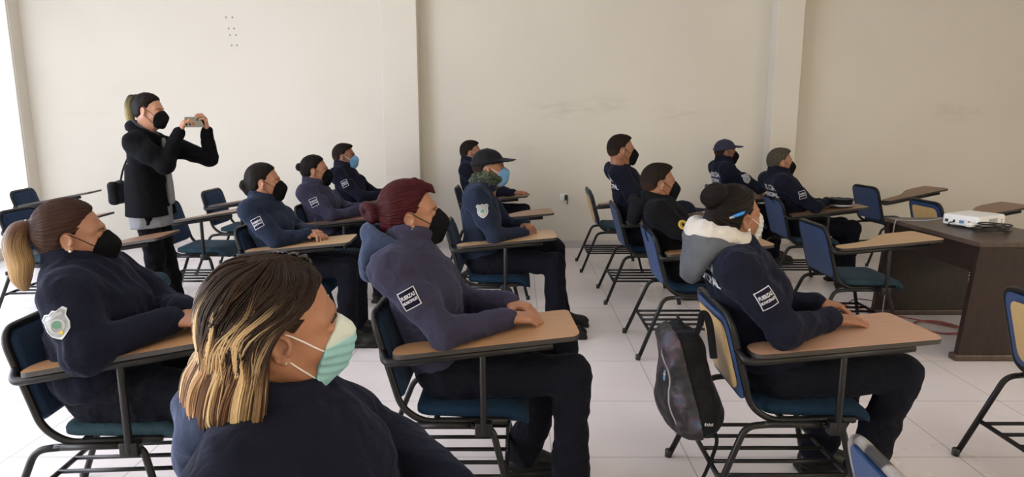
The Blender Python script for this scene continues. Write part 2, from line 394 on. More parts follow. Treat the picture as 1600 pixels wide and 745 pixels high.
# ------------------------------------------------------------------ smooth-blend solids meshed with surface nets
def smin(a, b, k):
    h = np.maximum(k - np.abs(a - b), 0) / k
    return np.minimum(a, b) - h * h * k * .25
class Fld:
    def __init__(s, lo, hi, h):
        s.lo = np.array(lo, float); s.h = h
        s.ax = [np.arange(lo[i], hi[i] + h, h, dtype=np.float32) for i in range(3)]
        s.f = np.full([len(a) for a in s.ax], 1.0, np.float32)
    def win(s, lo, hi, pad):
        sl = []
        for i in range(3):
            a = int(max(0, math.floor((lo[i] - pad - s.lo[i]) / s.h))); b = int(min(len(s.ax[i]), math.ceil((hi[i] + pad - s.lo[i]) / s.h) + 1))
            sl.append(slice(a, max(a, b)))
        g = (s.ax[0][sl[0]][:, None, None], s.ax[1][sl[1]][None, :, None], s.ax[2][sl[2]][None, None, :])
        return tuple(sl), g
    def op(s, d, lo, hi, k, mode):
        sl, g = s.win(lo, hi, k + 3 * s.h)
        if 0 in s.f[sl].shape: return
        v = d(*g); c = s.f[sl]; k = max(k, 1e-4)
        if mode == 'u': s.f[sl] = smin(c, v, k)
        elif mode == 's': s.f[sl] = -smin(-c, v, k)
    def cone(s, a, b, r1, r2, k=.02, mode='u'):
        a = np.array(a, float); b = np.array(b, float); ba = b - a; L = float(ba @ ba) + 1e-12; rm = max(r1, r2)
        def d(x, y, z):
            px, py, pz = x - a[0], y - a[1], z - a[2]
            t = np.clip((px * ba[0] + py * ba[1] + pz * ba[2]) / L, 0, 1)
            return np.sqrt((px - t * ba[0]) ** 2 + (py - t * ba[1]) ** 2 + (pz - t * ba[2]) ** 2) - (r1 + (r2 - r1) * t)
        s.op(d, np.minimum(a, b) - rm, np.maximum(a, b) + rm, k, mode)
    def ell(s, c, r, k=.02, mode='u', rot=None):
        c = np.array(c, float); r = np.array(r, float); A = np.array(rot) if rot is not None else np.eye(3)
        def d(x, y, z):
            px, py, pz = x - c[0], y - c[1], z - c[2]
            q = [A[0, i] * px + A[1, i] * py + A[2, i] * pz for i in range(3)]
            k0 = np.sqrt(sum((q[i] / r[i]) ** 2 for i in range(3))); k1 = np.sqrt(sum((q[i] / r[i] ** 2) ** 2 for i in range(3))) + 1e-6
            return k0 * (k0 - 1) / k1
        e = np.abs(A) @ r
        s.op(d, c - e, c + e, k, mode)
    def torus(s, c, Rm, r, k=.02, mode='u', rot=None, sx=1.0, flat=1.0):
        """ring in the local xy plane; sx stretches along x; flat squashes the tube along z"""
        c = np.array(c, float); A = np.array(rot) if rot is not None else np.eye(3)
        def d(x, y, z):
            px, py, pz = x - c[0], y - c[1], z - c[2]
            q = [A[0, i] * px + A[1, i] * py + A[2, i] * pz for i in range(3)]
            w = np.sqrt((q[0] / sx) ** 2 + q[1] ** 2) - Rm
            return (np.sqrt(w * w + (q[2] / flat) ** 2) - r) * min(1, flat)
        e = max(Rm * sx, Rm) + r * max(1, flat) + .01
        s.op(d, c - e, c + e, k, mode)
    def rbox(s, c, hs, rad, k=.01, mode='u', rot=None):
        c = np.array(c, float); A = np.array(rot) if rot is not None else np.eye(3)
        def d(x, y, z):
            px, py, pz = x - c[0], y - c[1], z - c[2]
            q = [np.abs(A[0, i] * px + A[1, i] * py + A[2, i] * pz) - (hs[i] - rad) for i in range(3)]
            return np.sqrt(sum(np.maximum(t, 0) ** 2 for t in q)) + np.minimum(np.maximum(np.maximum(q[0], q[1]), q[2]), 0) - rad
        e = np.abs(A) @ np.array(hs)
        s.op(d, c - e, c + e, k, mode)
    def fn(s, f): s.f = f(s.f, s.ax[0][:, None, None], s.ax[1][None, :, None], s.ax[2][None, None, :]).astype(np.float32)
    def folds(s, amp, seed=0, freq=26, aniso=(1, 1, 1)):
        rs = np.random.RandomState(seed)
        def q(f, x, y, z):
            n = 0
            for i in range(5):
                w = rs.normal(size=3); w /= np.linalg.norm(w); w *= np.array(aniso) * freq * (.6 + .5 * i); w2 = rs.normal(size=3) * freq * .35
                n = n + np.sin(w[0] * x + w[1] * y + w[2] * z + rs.uniform(0, 6) + 1.6 * np.sin(w2[0] * x + w2[1] * y + w2[2] * z + rs.uniform(0, 6))) / (1 + .6 * i)
            return f - amp * (.75 - np.abs(n) * 1.1)
        s.fn(q)
    def mesh(s):
        f = s.f; ng = f < 0
        nx, ny, nz = f.shape
        c = np.zeros((nx - 1, ny - 1, nz - 1), np.uint8)
        for i in (0, 1):
            for j in (0, 1):
                for k in (0, 1): c += ng[i:nx - 1 + i, j:ny - 1 + j, k:nz - 1 + k]
        act = (c > 0) & (c < 8); I = np.argwhere(act)
        if not len(I): return np.zeros((0, 3)), np.zeros((0, 4), int)
        idx = -np.ones(act.shape, np.int64); idx[act] = np.arange(len(I))
        acc = np.zeros((len(I), 3)); cnt = np.zeros(len(I))
        cor = {(i, j, k): f[I[:, 0] + i, I[:, 1] + j, I[:, 2] + k].astype(float) for i in (0, 1) for j in (0, 1) for k in (0, 1)}
        for ax in range(3):
            for a in (0, 1):
                for b in (0, 1):
                    p0 = [a, b]; p0.insert(ax, 0); p1 = [a, b]; p1.insert(ax, 1)
                    v0, v1 = cor[tuple(p0)], cor[tuple(p1)]; mk = (v0 < 0) != (v1 < 0)
                    t = np.where(mk, v0 / np.where(mk, v0 - v1, 1), 0)
                    q = np.tile(np.array(p0, float), (len(I), 1)); q[:, ax] = t
                    acc += q * mk[:, None]; cnt += mk
        V = (I + acc / cnt[:, None]) * s.h + s.lo
        F = []
        for ax in range(3):
            o = [slice(None)] * 3; o2 = [slice(None)] * 3; o[ax] = slice(0, -1); o2[ax] = slice(1, None)
            a_ = ng[tuple(o)]; b_ = ng[tuple(o2)]
            for mk, flip in ((a_ & ~b_, 0), (~a_ & b_, 1)):
                E = np.argwhere(mk); u, w = [i for i in range(3) if i != ax]
                E = E[(E[:, u] > 0) & (E[:, w] > 0) & (E[:, u] < act.shape[u]) & (E[:, w] < act.shape[w])]
                if not len(E): continue
                def cell(du, dw):
                    Q = E.copy(); Q[:, u] -= du; Q[:, w] -= dw; return idx[Q[:, 0], Q[:, 1], Q[:, 2]]
                q = np.stack([cell(1, 1), cell(0, 1), cell(0, 0), cell(1, 0)], 1)
                if (flip == 1) ^ (ax == 1): q = q[:, ::-1]
                F.append(q)
        return V, np.concatenate(F)
def rotm(rx=0, ry=0, rz=0):
    return np.array((Matrix.Rotation(R(rz), 3, 'Z') @ Matrix.Rotation(R(ry), 3, 'Y') @ Matrix.Rotation(R(rx), 3, 'X')))

# ------------------------------------------------------------------ the room
XL, XR, YB, YW, ZC = -5.53, 7.2, -3.2, 7.76, 3.35
def struct(name, g, **kw):
    o = g.build(name, **kw); o['kind'] = 'structure'; return o
g = G(); box(g, (XL - .3, YB - .2, -.1), (XR + .2, YW + .2, 0), M['floor']); struct('floor', g, smooth=False)
g = G(); box(g, (XL - .3, YB - .2, ZC), (XR + .2, YW + .2, ZC + .1), M['ceil']); struct('ceiling', g, smooth=False)
g = G(); box(g, (XL - .3, YW, 0), (XR + .2, YW + .15, ZC), M['wall']); struct('wall_far', g, smooth=False)
g = G(); box(g, (XR, YB, 0), (XR + .15, YW, ZC), M['wall_plain']); struct('wall_right', g, smooth=False)
g = G(); box(g, (XL - .3, YB - .15, 0), (XR + .2, YB, ZC), M['wall_plain']); struct('wall_near', g, smooth=False)
WIN = [(4.55, 7.60), (1.35, 4.25), (-1.9, 1.05)]
g = G()
prev = YW
for a, b in WIN:
    box(g, (XL - .2, b, 0), (XL, prev, ZC), M['wall_plain']); prev = a
box(g, (XL - .2, YB, 0), (XL, prev, ZC), M['wall_plain'])
for a, b in WIN:
    box(g, (XL - .2, a, 0), (XL, b, .08), M['wall_plain']); box(g, (XL - .2, a, 3.1), (XL, b, ZC), M['wall_plain'])
struct('wall_left', g, smooth=False)
for i, (a, b) in enumerate(WIN):
    g = G(); z0, z1 = .08, 3.1
    for lo, hi in (((a, z0), (b, z0 + .05)), ((a, z1 - .05), (b, z1)), ((a, z0), (a + .02, z1)), ((b - .02, z0), (b, z1)), (((a + b) / 2 - .025, z0), ((a + b) / 2 + .025, z1))):
        box(g, (XL - .06, lo[0], lo[1]), (XL - .01, hi[0], hi[1]), M['white_paint'])
    f = struct('window_%d' % (i + 1), g, smooth=False)
    g = G(); box(g, (XL - .040, a + .02, z0 + .05), (XL - .030, b - .02, z1 - .05), glowmat('window_and_fill_glow_%d' % i, WIN_S[i], WIN_C[i]))
    g.build('frosted_pane', f, smooth=False)
for i, (axis, a, b) in enumerate((('y', -3.9, -.6), ('y', .8, 4.1), ('x', -2.6, 1.6))):  # unseen windows added as fill light, on the near and right walls
    z0, z1 = .95, 2.75; n_ = i + 3
    def slab(g, u0, u1, w0, w1, d0, d1, mt):
        if axis == 'y': box(g, (u0, YB + d0, w0), (u1, YB + d1, w1), mt)
        else: box(g, (XR - d1, u0, w0), (XR - d0, u1, w1), mt)
    g = G()
    for q in ((a, b, z0, z0 + .05), (a, b, z1 - .05, z1), (a, a + .05, z0, z1), (b - .05, b, z0, z1), ((a + b) / 2 - .025, (a + b) / 2 + .025, z0, z1)): slab(g, *q, 0, .05, M['white_paint'])
    f = struct('window_%d' % (n_ + 1), g, smooth=False)
    g = G(); slab(g, a + .05, b - .05, z0 + .05, z1 - .05, .015, .025, glowmat('window_and_fill_glow_%d' % n_, WIN_S[n_], WIN_C[n_])); g.build('frosted_pane', f, smooth=False)
# columns and skirting
g = G(); box(g, (-1.50, 7.58, 0), (-1.105, 7.76, ZC), M['wall_plain']); struct('trim_1', g, smooth=False, bevel=.006)
g = G(); box(g, (2.80, 7.55, 0), (3.09, 7.76, ZC), M['wall_plain']); struct('trim_2', g, smooth=False, bevel=.006)
g = G(); c = 7.76
for x0, x1, y in ((XL, -1.5, 7.76), (-1.5, -1.105, 7.58), (-1.105, 2.8, 7.76), (2.8, 3.09, 7.55), (3.09, XR, 7.76)):
    box(g, (x0, y - .012, 0), (x1, y, .09), M['skirt'])
struct('baseboard_far', g, smooth=False)
# wall socket with a plug
so = empty('wall_socket', (.54, 7.76, .60), 0, 'white wall socket with a black plug, low on the wall between the two columns', 'socket')
g = G(); loft(g, roundpoly([(-.06, -.04), (.06, -.04), (.06, .04), (-.06, .04)], .008), [(0, 0), (0, .006), (.003, .009)], M['white_pl'])
o = g.build('cover_plate', so); o.rotation_euler = (R(90), 0, 0)
g = G(); box(g, (-.005, -.05, -.03), (.03, -.008, .03), M['black_pl']); tube(g, fillet([(.02, -.04, -.02), (.028, -.05, -.06), (.02, -.02, -.08)], .02), .006, M['black_cable'])
g.build('plug', so, bevel=.004)
# screw holes left in the wall by an old fitting
sh = G()
for x, z in ((-3.24, 2.60), (-3.17, 2.60), (-3.22, 2.48), (-3.16, 2.48), (-3.21, 2.41), (-3.145, 2.41), (-3.20, 2.30), (-3.14, 2.30)):
    q = G(); lathe(q, [(.011, 0), (.011, .002), (.006, .0025)], M['grey_pl'], 10)
    o = q.build('wall_plug', None); o.location = (x, 7.76, z); o.rotation_euler = (R(90), 0, 0)
    nth = {2.60: 'top', 2.48: 'second', 2.41: 'third', 2.30: 'bottom'}[z]; side = 'left' if x in (-3.24, -3.22, -3.21, -3.20) else 'right'
    tag(o, 'small grey wall plug high on the pale wall, %s one of the %s pair' % (side, nth), 'wall plug', 'wall plugs in four pairs')

# ------------------------------------------------------------------ tablet arm chair
def arc_y(v, c=.0): return v
def back_pt(y, s, off=0):
    """point on the reclined back plane: s = distance up the plane from z=.42, y across, off = towards the sitter"""
    u = Vector((-.265, 0, .964)); n = Vector((.964, 0, .265))
    p = Vector((.165, 0, .42)) + u * s + n * (off + .05 * (y * y) / .0441 * .35)
    return Vector((p.x, y, p.z))
_tab = {}
def make_chair(back='blue', seat='seat_pad', tab='tablet', tilt=.06, tube_mat='tube', pad='blue_pad'):
    t = empty('tablet_arm_chair')
    tm = M[tube_mat]
    for sy, y in (('r', -.235), ('l', .235)):
        q = .035 * (1 if y > 0 else -1)
        g = G(); tube(g, fillet([(0, y + q, 0), (.155, y, .385), (.24, y, .392)], .05), .0125, M['tube']); lathe(g, [(.016, 0), (.016, .03), (.013, .034)], M['black_pl'], 12, Matrix.Translation((0, y + q, 0)))
        g.build('leg', t)
        g = G(); tube(g, fillet([(.60, y + q, 0), (.505, y, .385), (.43, y, .392)], .05), .0125, M['tube']); lathe(g, [(.016, 0), (.016, .03), (.013, .034)], M['black_pl'], 12, Matrix.Translation((.60, y + q, 0)))
        g.build('leg', t)
    g = G()
    for y in (-.21, .21): tube(g, fillet([(.30, y, .40), (.56, y, .40)], .03), .0125, M['tube'])
    tube(g, [(.30, -.22, .40), (.30, .22, .40)], .011, M['tube']); tube(g, [(.55, -.22, .40), (.55, .22, .40)], .011, M['tube'])
    for y in (-.235, .235): tube(g, [(.22, y, .392), (.45, y, .392)], .0125, M['tube'])
    g.build('seat_frame', t)
    # inverted-U back tube running down under the seat
    g = G(); top = []
    w = .215
    path = [(.56, -w + .0, .403), (.25, -w, .398), back_pt(-w, .03), back_pt(-w, .385), back_pt(w, .385), back_pt(w, .03), (.25, w, .398), (.56, w, .403)]
    tube(g, fillet(path, .075, 8), .0125, tm); g.build('back_frame', t)
    # rear shell, optional plywood inset, front pad
    def plane(poly, prof, mat, name, capmat=None, off=0):
        g = G(); loft(g, poly, prof, mat, lambda V: np.array([back_pt(v[0], v[1], v[2] + off) for v in V]), capmat); return g.build(name, t)
    rr = roundpoly([(-.205, .045), (.205, .045), (.205, .378), (-.205, .378)], [.05, .05, .07, .07], 6)
    plane(rr, [(0, -.010), (.0, -.002), (.004, .004)], M['blue_shell'], 'back_shell')
    if back == 'ply':
        r2 = roundpoly([(-.165, .075), (.165, .075), (.165, .345), (-.165, .345)], [.05] * 4, 6)
        g = G(); loft(g, r2, [(0, -.014), (0, -.009)], M['ply'], lambda V: np.array([back_pt(v[0], v[1], v[2]) for v in V])); g.build('plywood_panel', t)
    r3 = roundpoly([(-.200, .05), (.200, .05), (.200, .372), (-.200, .372)], [.05, .05, .07, .07], 6)
    plane(r3, [(0, .003), (0, .012), (.006, .022), (.018, .028), (1.6, .034), (1.1, .036)], M[pad], 'backrest')
    # seat cushion with a drooping front
    rs = roundpoly([(.225, -.205), (.64, -.215), (.64, .215), (.225, .205)], [.05, .07, .07, .05], 6)
    def drop(V):
        V = V.copy(); e = np.clip((V[:, 0] - .55) / .09, 0, 1); V[:, 2] -= .05 * e * e; e2 = np.clip((.30 - V[:, 0]) / .08, 0, 1); V[:, 2] += .006 * e2; return V
    g = G(); loft(g, rs, [(.01, .412), (0, .418), (0, .436), (.006, .446), (.02, .453), (1.75, .457), (1.4, .457), (1.1, .456)], M[seat], drop); g.build('seat', t)
    # book rack
    g = G(); z = .175
    for x in (.072, .556): tube(g, [(x, -.255, z), (x, .255, z)], .010, M['tube'])
    for k in range(5):
        y = -.21 + k * .105; tube(g, [(.072, y, z + .004), (.556, y, z + .004)], .0085, M['tube'], 8, 1.0)
    g.build('book_rack', t)
    # arm: flat bar, post and tablet
    z0, z1 = .655, .655 + tilt
    zz = lambda x: z0 + (x - .16) / .65 * (z1 - z0)
    g = G(); bp = back_pt(-w, .25)
    tube(g, fillet([(bp.x, bp.y, bp.z), (.13, -.262, zz(.13) - .012), (.20, -.268, zz(.2) - .014), (.72, -.262, zz(.72) - .014)], .03), .015, M['tube'], 10, 1.0); g.build('arm_bar', t)
    g = G(); tube(g, [(.475, -.262, .375), (.475, -.264, zz(.475) - .012)], .013, M['tube']); box(g, (.445, -.272, .365), (.505, -.232, .415), M['tube']); g.build('arm_post', t, bevel=.004)
    poly = roundpoly([(.155, -.285), (.80, -.285), (.815, -.25), (.795, .055), (.56, .05), (.42, -.12), (.155, -.165)], [.05, .03, .03, .035, .10, .12, .05], 6)
    key = (tab, round(tilt, 3))
    g = G(); sl = (z1 - z0) / .65
    fn = lambda V: np.stack([V[:, 0], V[:, 1], V[:, 2] + z0 + (V[:, 0] - .16) * sl], 1)
    loft(g, poly, [(.0, 0), (0, .017)], M['edge'], fn, M[tab]); o = g.build('writing_tablet', t, smooth=False)
    return t
SRC = {}
def chair(x, y, rz=0, label='', group='tablet arm chairs', **kw):
    key = tuple(sorted(kw.items()))
    if key not in SRC: t = make_chair(**kw); SRC[key] = t
    else: t = copy_tree(SRC[key])
    t.location = (x, y, 0); t.rotation_euler = (0, 0, R(rz)); tag(t, label, 'chair', group); return t
DK = dict(tab='tablet_dark'); PL = dict(tab='tablet_pale')
chair(.67, 2.52, 0, 'tablet chair with yellow plywood back, holding the woman with the blue hair clip', back='ply', tab='tablet_sheen', seat='seat_shaded')
chair(-.60, 2.51, 0, 'tablet chair under the woman with dyed red hair', tilt=.075, seat='seat_shaded')
chair(-1.80, 2.33, 4, 'tablet chair under the woman with the blonde-streaked ponytail and silver shield patch', tilt=.105)
chair(-.62, 1.22, 0, 'tablet chair hidden beneath the blonde woman in the pale teal mask')
chair(1.96, 2.53, 0, 'empty chair cut by the frame at right, yellow plywood panel in its blue back', back='ply', tilt=.061)
chair(.655, 1.20, -2, 'empty chair at the bottom edge with worn grey paint on its back tube', tube_mat='worn')
chair(-1.87, 4.38, 0, 'tablet chair with pale tablet under the woman with a loose low bun', tab='tablet_pale', seat='seat_shaded')
chair(-.56, 4.56, 0, 'tablet chair under the man in the black cap', tab='tablet_pale', seat='seat_shaded')
chair(.75, 4.29, 0, 'blue-backed chair under the man with the round yellow patch', tilt=.062, seat='seat_shaded')
chair(.71, 5.57, 0, 'blue-backed chair of the cropped-hair man with back lettering nearest the socket', tab='tablet_dark', seat='seat_shaded')
chair(.62, 6.74, 0, 'empty chair with pale plywood back nearest the wall socket', tab='tablet_dark', back='ply')
chair(1.90, 4.48, 0, 'empty blue chair with a wide tan tablet touching the dark desk', seat='seat_pad', tab='tablet_pale', tilt=.063)
chair(2.20, 6.00, 0, 'blue-backed chair under the grey-haired man, peaked cap on its tablet', tab='tablet_dark', tilt=.075)
chair(1.93, 7.02, 0, 'chair under the man in the navy baseball cap', tab='tablet_dark')
chair(3.55, 7.02, 6, 'empty blue chair by the wall, behind the desk and right of the second column', tab='tablet_dark', tilt=.12)
chair(3.40, 5.72, 2, 'empty chair with dull yellow back half hidden behind the white projector', back='ply', tab='tablet_dark', tilt=.115)
chair(-.52, 5.72, 0, 'empty chair beyond the capped man, only its dark tablet showing', tab='tablet_dark')
chair(-.72, 6.98, 0, 'chair under the short-haired man half hidden behind the black cap', tab='tablet_dark')
chair(-1.86, 5.48, 2, 'tablet chair under the woman with the tight bun', tab='tablet_dark')
chair(-1.90, 6.62, 0, 'chair under the man with the sky-blue mask', tab='tablet_dark')
chair(-3.02, 4.30, 2, 'empty chair beside the legs of the standing woman, its teal seat behind the seated woman', tab='tablet_dark', tilt=.10)
chair(-3.02, 5.56, 2, 'empty chair just beyond the standing woman, book rack and tablet in view', tab='tablet_dark', tilt=.10)
chair(-3.12, 6.62, 0, 'empty chair furthest back beyond the standing woman, small dark tablet', tab='tablet_dark', tilt=.10)
chair(-3.98, 5.17, 4, 'empty navy-backed chair, the nearer of the two by the bright window', tab='tablet_dark', pad='blue_pad', tilt=.10)
chair(-5.00, 6.62, 10, 'empty navy-backed chair in the corner by the bright window', tab='tablet_dark', pad='blue_pad', tilt=.12)

# ------------------------------------------------------------------ desk, projector and the things on it
dk = empty('desk', (2.80, 4.0, 0), 0, 'dark brown wooden desk carrying the white projector', 'desk')
DX, DY, DH = .62, 1.06, .75
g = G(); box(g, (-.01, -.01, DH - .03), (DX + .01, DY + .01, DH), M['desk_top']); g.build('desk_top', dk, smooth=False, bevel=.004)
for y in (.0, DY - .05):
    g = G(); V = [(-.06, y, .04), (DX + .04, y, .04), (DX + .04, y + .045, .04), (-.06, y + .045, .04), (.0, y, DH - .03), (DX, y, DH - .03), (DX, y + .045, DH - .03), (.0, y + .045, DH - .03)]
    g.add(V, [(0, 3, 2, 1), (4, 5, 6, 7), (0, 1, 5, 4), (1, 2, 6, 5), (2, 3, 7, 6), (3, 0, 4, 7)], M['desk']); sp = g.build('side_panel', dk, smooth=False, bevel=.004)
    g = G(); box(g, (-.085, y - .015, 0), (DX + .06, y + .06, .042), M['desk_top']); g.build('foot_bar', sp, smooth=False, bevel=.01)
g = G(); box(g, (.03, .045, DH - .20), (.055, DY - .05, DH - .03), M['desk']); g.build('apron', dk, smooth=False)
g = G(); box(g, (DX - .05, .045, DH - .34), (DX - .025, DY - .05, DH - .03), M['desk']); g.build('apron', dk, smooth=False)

pj = empty('projector', (3.19, 4.66, .75), R(28), 'white projector standing on the dark desk', 'projector')
g = G(); loft(g, roundpoly([(-.165, -.125), (.165, -.125), (.165, .125), (-.165, .125)], .03, 6), [(.006, .012), (0, .018), (0, .072), (.004, .082), (.014, .086)], M['white_pl']); pb = g.build('body', pj, angle=40)
for sx in (-.13, .13):
    for sy in (-.09, .09): g = G(); lathe(g, [(.010, 0), (.012, .004), (.012, .014)], M['black_pl'], 12, Matrix.Translation((sx, sy, 0))); g.build('foot', pj)
g = G(); T = Matrix.Translation((.165, .06, .047)) @ Matrix.Rotation(R(90), 4, 'Y')
lathe(g, [(.034, -.004), (.034, .010), (.028, .012), (.026, .004)], M['grey_pl'], 28, T); lathe(g, [(.026, .0), (.026, .005), (.014, .008)], M['glass_dark'], 28, T); g.build('lens', pj)
g = G()
for k in range(9): box(g, (-.05 + k * .012, -.1262, .028), (-.044 + k * .012, -.1245, .066), M['grey_pl'])
g.build('vent', pj, smooth=False)
for k, (w, c_) in enumerate(((.022, 'black_pl'), (.014, 'black_pl'), (.03, 'mask_blue'), (.012, 'black_pl'))):
    g = G(); box(g, (-.166, .09 - k * .05 - w / 2, .030), (-.164, .09 - k * .05 + w / 2, .050), M[c_]); g.build('connector', pj, smooth=False)
g = G(); box(g, (.10, -.1262, .030), (.118, -.1248, .040), M['grey_pl']); box(g, (.10, -.1262, .046), (.108, -.1248, .056), M['grey_pl']); box(g, (.111, -.1262, .046), (.118, -.1248, .056), M['grey_pl']); g.build('logo_mark', pb, smooth=False)
g = G(); rs = np.random.RandomState(3)
pts = []
for i in range(26):
    a = i * .95; pts.append((3.10 + .10 * math.cos(a) * (1 + .25 * rs.rand()) + .0012 * i, 4.36 + .055 * math.sin(a) * (1 + .3 * rs.rand()), .756 + .0022 * i + .006 * rs.rand()))
pts = [(3.04, 4.62, .79), (2.98, 4.60, .775), (2.99, 4.48, .758)] + pts + [(3.20, 4.35, .757), (3.26, 4.38, .757)]
tube(g, smoothpath(pts, 6), .0042, M['black_cable'], 8); tag(g.build('projector_cable'), 'tangled black cable coiled in front of the white projector', 'cable')
ad = empty('power_adapter', (3.00, 4.40, .785), R(30), 'small pale oval adapter lying in the coiled cable on the desk', 'adapter')
g = G(); loft(g, roundpoly([(-.045, -.024), (.045, -.024), (.045, .024), (-.045, .024)], .022, 6), [(.004, 0), (0, .005), (0, .018), (.006, .024)], M['white_pl']); g.build('casing', ad, angle=40)
g = G(); tube(g, smoothpath([(.045, 0, .012), (.07, 0, .010), (.10, .02, -.01)], 5), .004, M['black_cable'], 8); g.build('lead', ad)
g = G(); tube(g, smoothpath([(3.03, 4.74, .79), (2.94, 4.80, .765), (2.86, 4.86, .757), (2.80, 4.88, .757), (2.765, 4.88, .735), (2.755, 4.88, .5), (2.74, 4.88, .12), (2.72, 4.86, .012), (2.64, 4.80, .008)], 8), .0045, M['grey_pl'], 8); tag(g.build('video_cable'), 'thin grey cable running over the desk end from the projector down to the floor', 'cable')
g = G(); rs = np.random.RandomState(9)
pts = [(2.60, 5.30, .008), (2.72, 5.10, .008), (2.95, 4.88, .009)]
for i in range(14):
    a = i * 1.05; pts.append((3.02 + .13 * math.cos(a) * (1 + .2 * rs.rand()), 4.66 + .14 * math.sin(a) * (1 + .2 * rs.rand()), .008 + .002 * (i % 4)))
pts += [(3.2, 4.62, .01), (3.4, 4.6, .008), (3.8, 4.7, .008)]
tube(g, smoothpath(pts, 8), .005, M['red_cable'], 8); tag(g.build('extension_cord'), 'reddish cord looped on the floor under the dark desk', 'cable')
g = G(); tube(g, smoothpath([(2.15, 5.55, .006), (2.05, 5.38, .006), (2.15, 5.22, .006), (2.42, 5.16, .006)], 8), .005, M['black_cable'], 8)
tube(g, smoothpath([(2.60, 5.17, .02), (2.72, 5.35, .006), (2.85, 5.45, .006), (3.0, 5.3, .006), (2.98, 5.14, .006), (3.3, 5.25, .006)], 8), .004, M['black_cable'], 8)
tag(g.build('floor_cable'), 'thin black cable curling over the floor behind the wide tan tablet', 'cable')
ps = empty('power_strip', (2.50, 5.17, .0), R(5), 'dark red power strip on the floor by the desk', 'power strip')
g = G(); loft(g, roundpoly([(-.10, -.03), (.10, -.03), (.10, .03), (-.10, .03)], .01), [(0, 0), (0, .03), (.004, .036)], M['red_cable']); g.build('casing', ps, angle=40)
g = G(); 
for k in range(3): box(g, (-.075 + k * .05, -.018, .0355), (-.045 + k * .05, .018, .0375), M['black_pl'])
g.build('socket_row', ps, smooth=False)

# ------------------------------------------------------------------ people: head pieces, all in head space (x forward, y left, z up, origin between the ears)
def sym(F, fn, *a, **k): pass
def head_field(h, male=False):
    F = Fld((-.125, -.10, -.19), (.135, .10, .135), h)
    F.ell((-.014, 0, .032), (.094, .072, .084), .02)
    F.ell((.030, 0, -.022), (.060, .059, .082), .03)
    F.ell((-.035, 0, -.005), (.065, .060, .07), .03)
    for s in (-1, 1):
        F.cone((-.008, s * .052, -.045), (.050, s * .022, -.098), .016, .017, .03)
        F.ell((.052, s * .036, -.030), (.026, .022, .024), .025)
        F.cone((.080, s * .010, .022), (.062, s * .045, .022), .011, .010, .02)
    F.cone((.060, -.012, -.100), (.060, .012, -.100), .021 if not male else .024, .021 if not male else .024, .03)
    # eye sockets, lids
    for s in (-1, 1):
        F.ell((.094, s * .031, .004), (.014, .019, .011), .012, 's')
        F.ell((.075, s * .032, .003), (.0135, .0165, .0125), .006)
        F.ell((.0875, s * .032, .001), (.006, .0125, .0040), .002, 's')
        F.cone((.089, s * .021, .007), (.083, s * .045, .004), .0026, .0024, .004)
    # nose
    F.cone((.085, 0, .012), (.107, 0, -.027), .008, .0095, .014)
    F.ell((.107, 0, -.031), (.011, .0095, .009), .008)
    for s in (-1, 1):
        F.ell((.097, s * .012, -.034), (.010, .007, .007), .006)
        F.ell((.101, s * .007, -.041), (.004, .003, .004), .003, 's')
    # mouth
    F.cone((.088, -.016, -.061), (.088, .016, -.061), .0065, .0065, .012)
    F.cone((.086, -.014, -.073), (.086, .014, -.073), .0070, .0070, .010)
    F.cone((.096, -.020, -.0665), (.096, .020, -.0665), .0022, .0022, .004, 's')
    # neck
    F.cone((-.030, 0, -.06), (-.040, 0, -.19), .050 + .006 * male, .052 + .008 * male, .03)
    F.cone((.015, 0, -.10), (-.005, 0, -.19), .030, .040, .04)
    # ears
    for s in (-1, 1):
        A = rotm(rz=s * 22) @ rotm(ry=-8)
        c = np.array((-.010, s * .078, -.006))
        F.ell(c + A @ np.array((0, s * -.004, 0)), (.019, .006, .030), .006, rot=A)
        F.torus(c + A @ np.array((0, s * .001, .005)), .0175, .0042, .003, rot=A @ rotm(rx=90), sx=.95)
        F.cone(c + A @ np.array((-.014, s * .001, .012)), c + A @ np.array((-.008, s * 0, -.024)), .004, .005, .004)
        F.ell(c + A @ np.array((.004, 0, -.026)), (.009, .005, .009), .006, rot=A)
        F.ell(c + A @ np.array((.002, s * .006, .002)), (.009, .006, .013), .004, 's', rot=A)
        F.cone(c + A @ np.array((.012, s * .001, -.004)), c + A @ np.array((.012, s * .001, -.010)), .004, .004, .004)
    return F
def crop_fields(F):
    return F
_cache = {}
def cached(key, fn):
    if key not in _cache: _cache[key] = fn()
    return _cache[key]
def head_mesh(h, male): return cached(('head', h, male), lambda: head_field(h, male).mesh())
def hull(F, e=0.0):
    F.ell((-.014, 0, .032), (.094 + e, .072 + e, .084 + e), .02)
    F.ell((.030, 0, -.022), (.060 + e, .059 + e, .082 + e), .03)
    F.ell((-.035, 0, -.005), (.065 + e, .060 + e, .07 + e), .03)
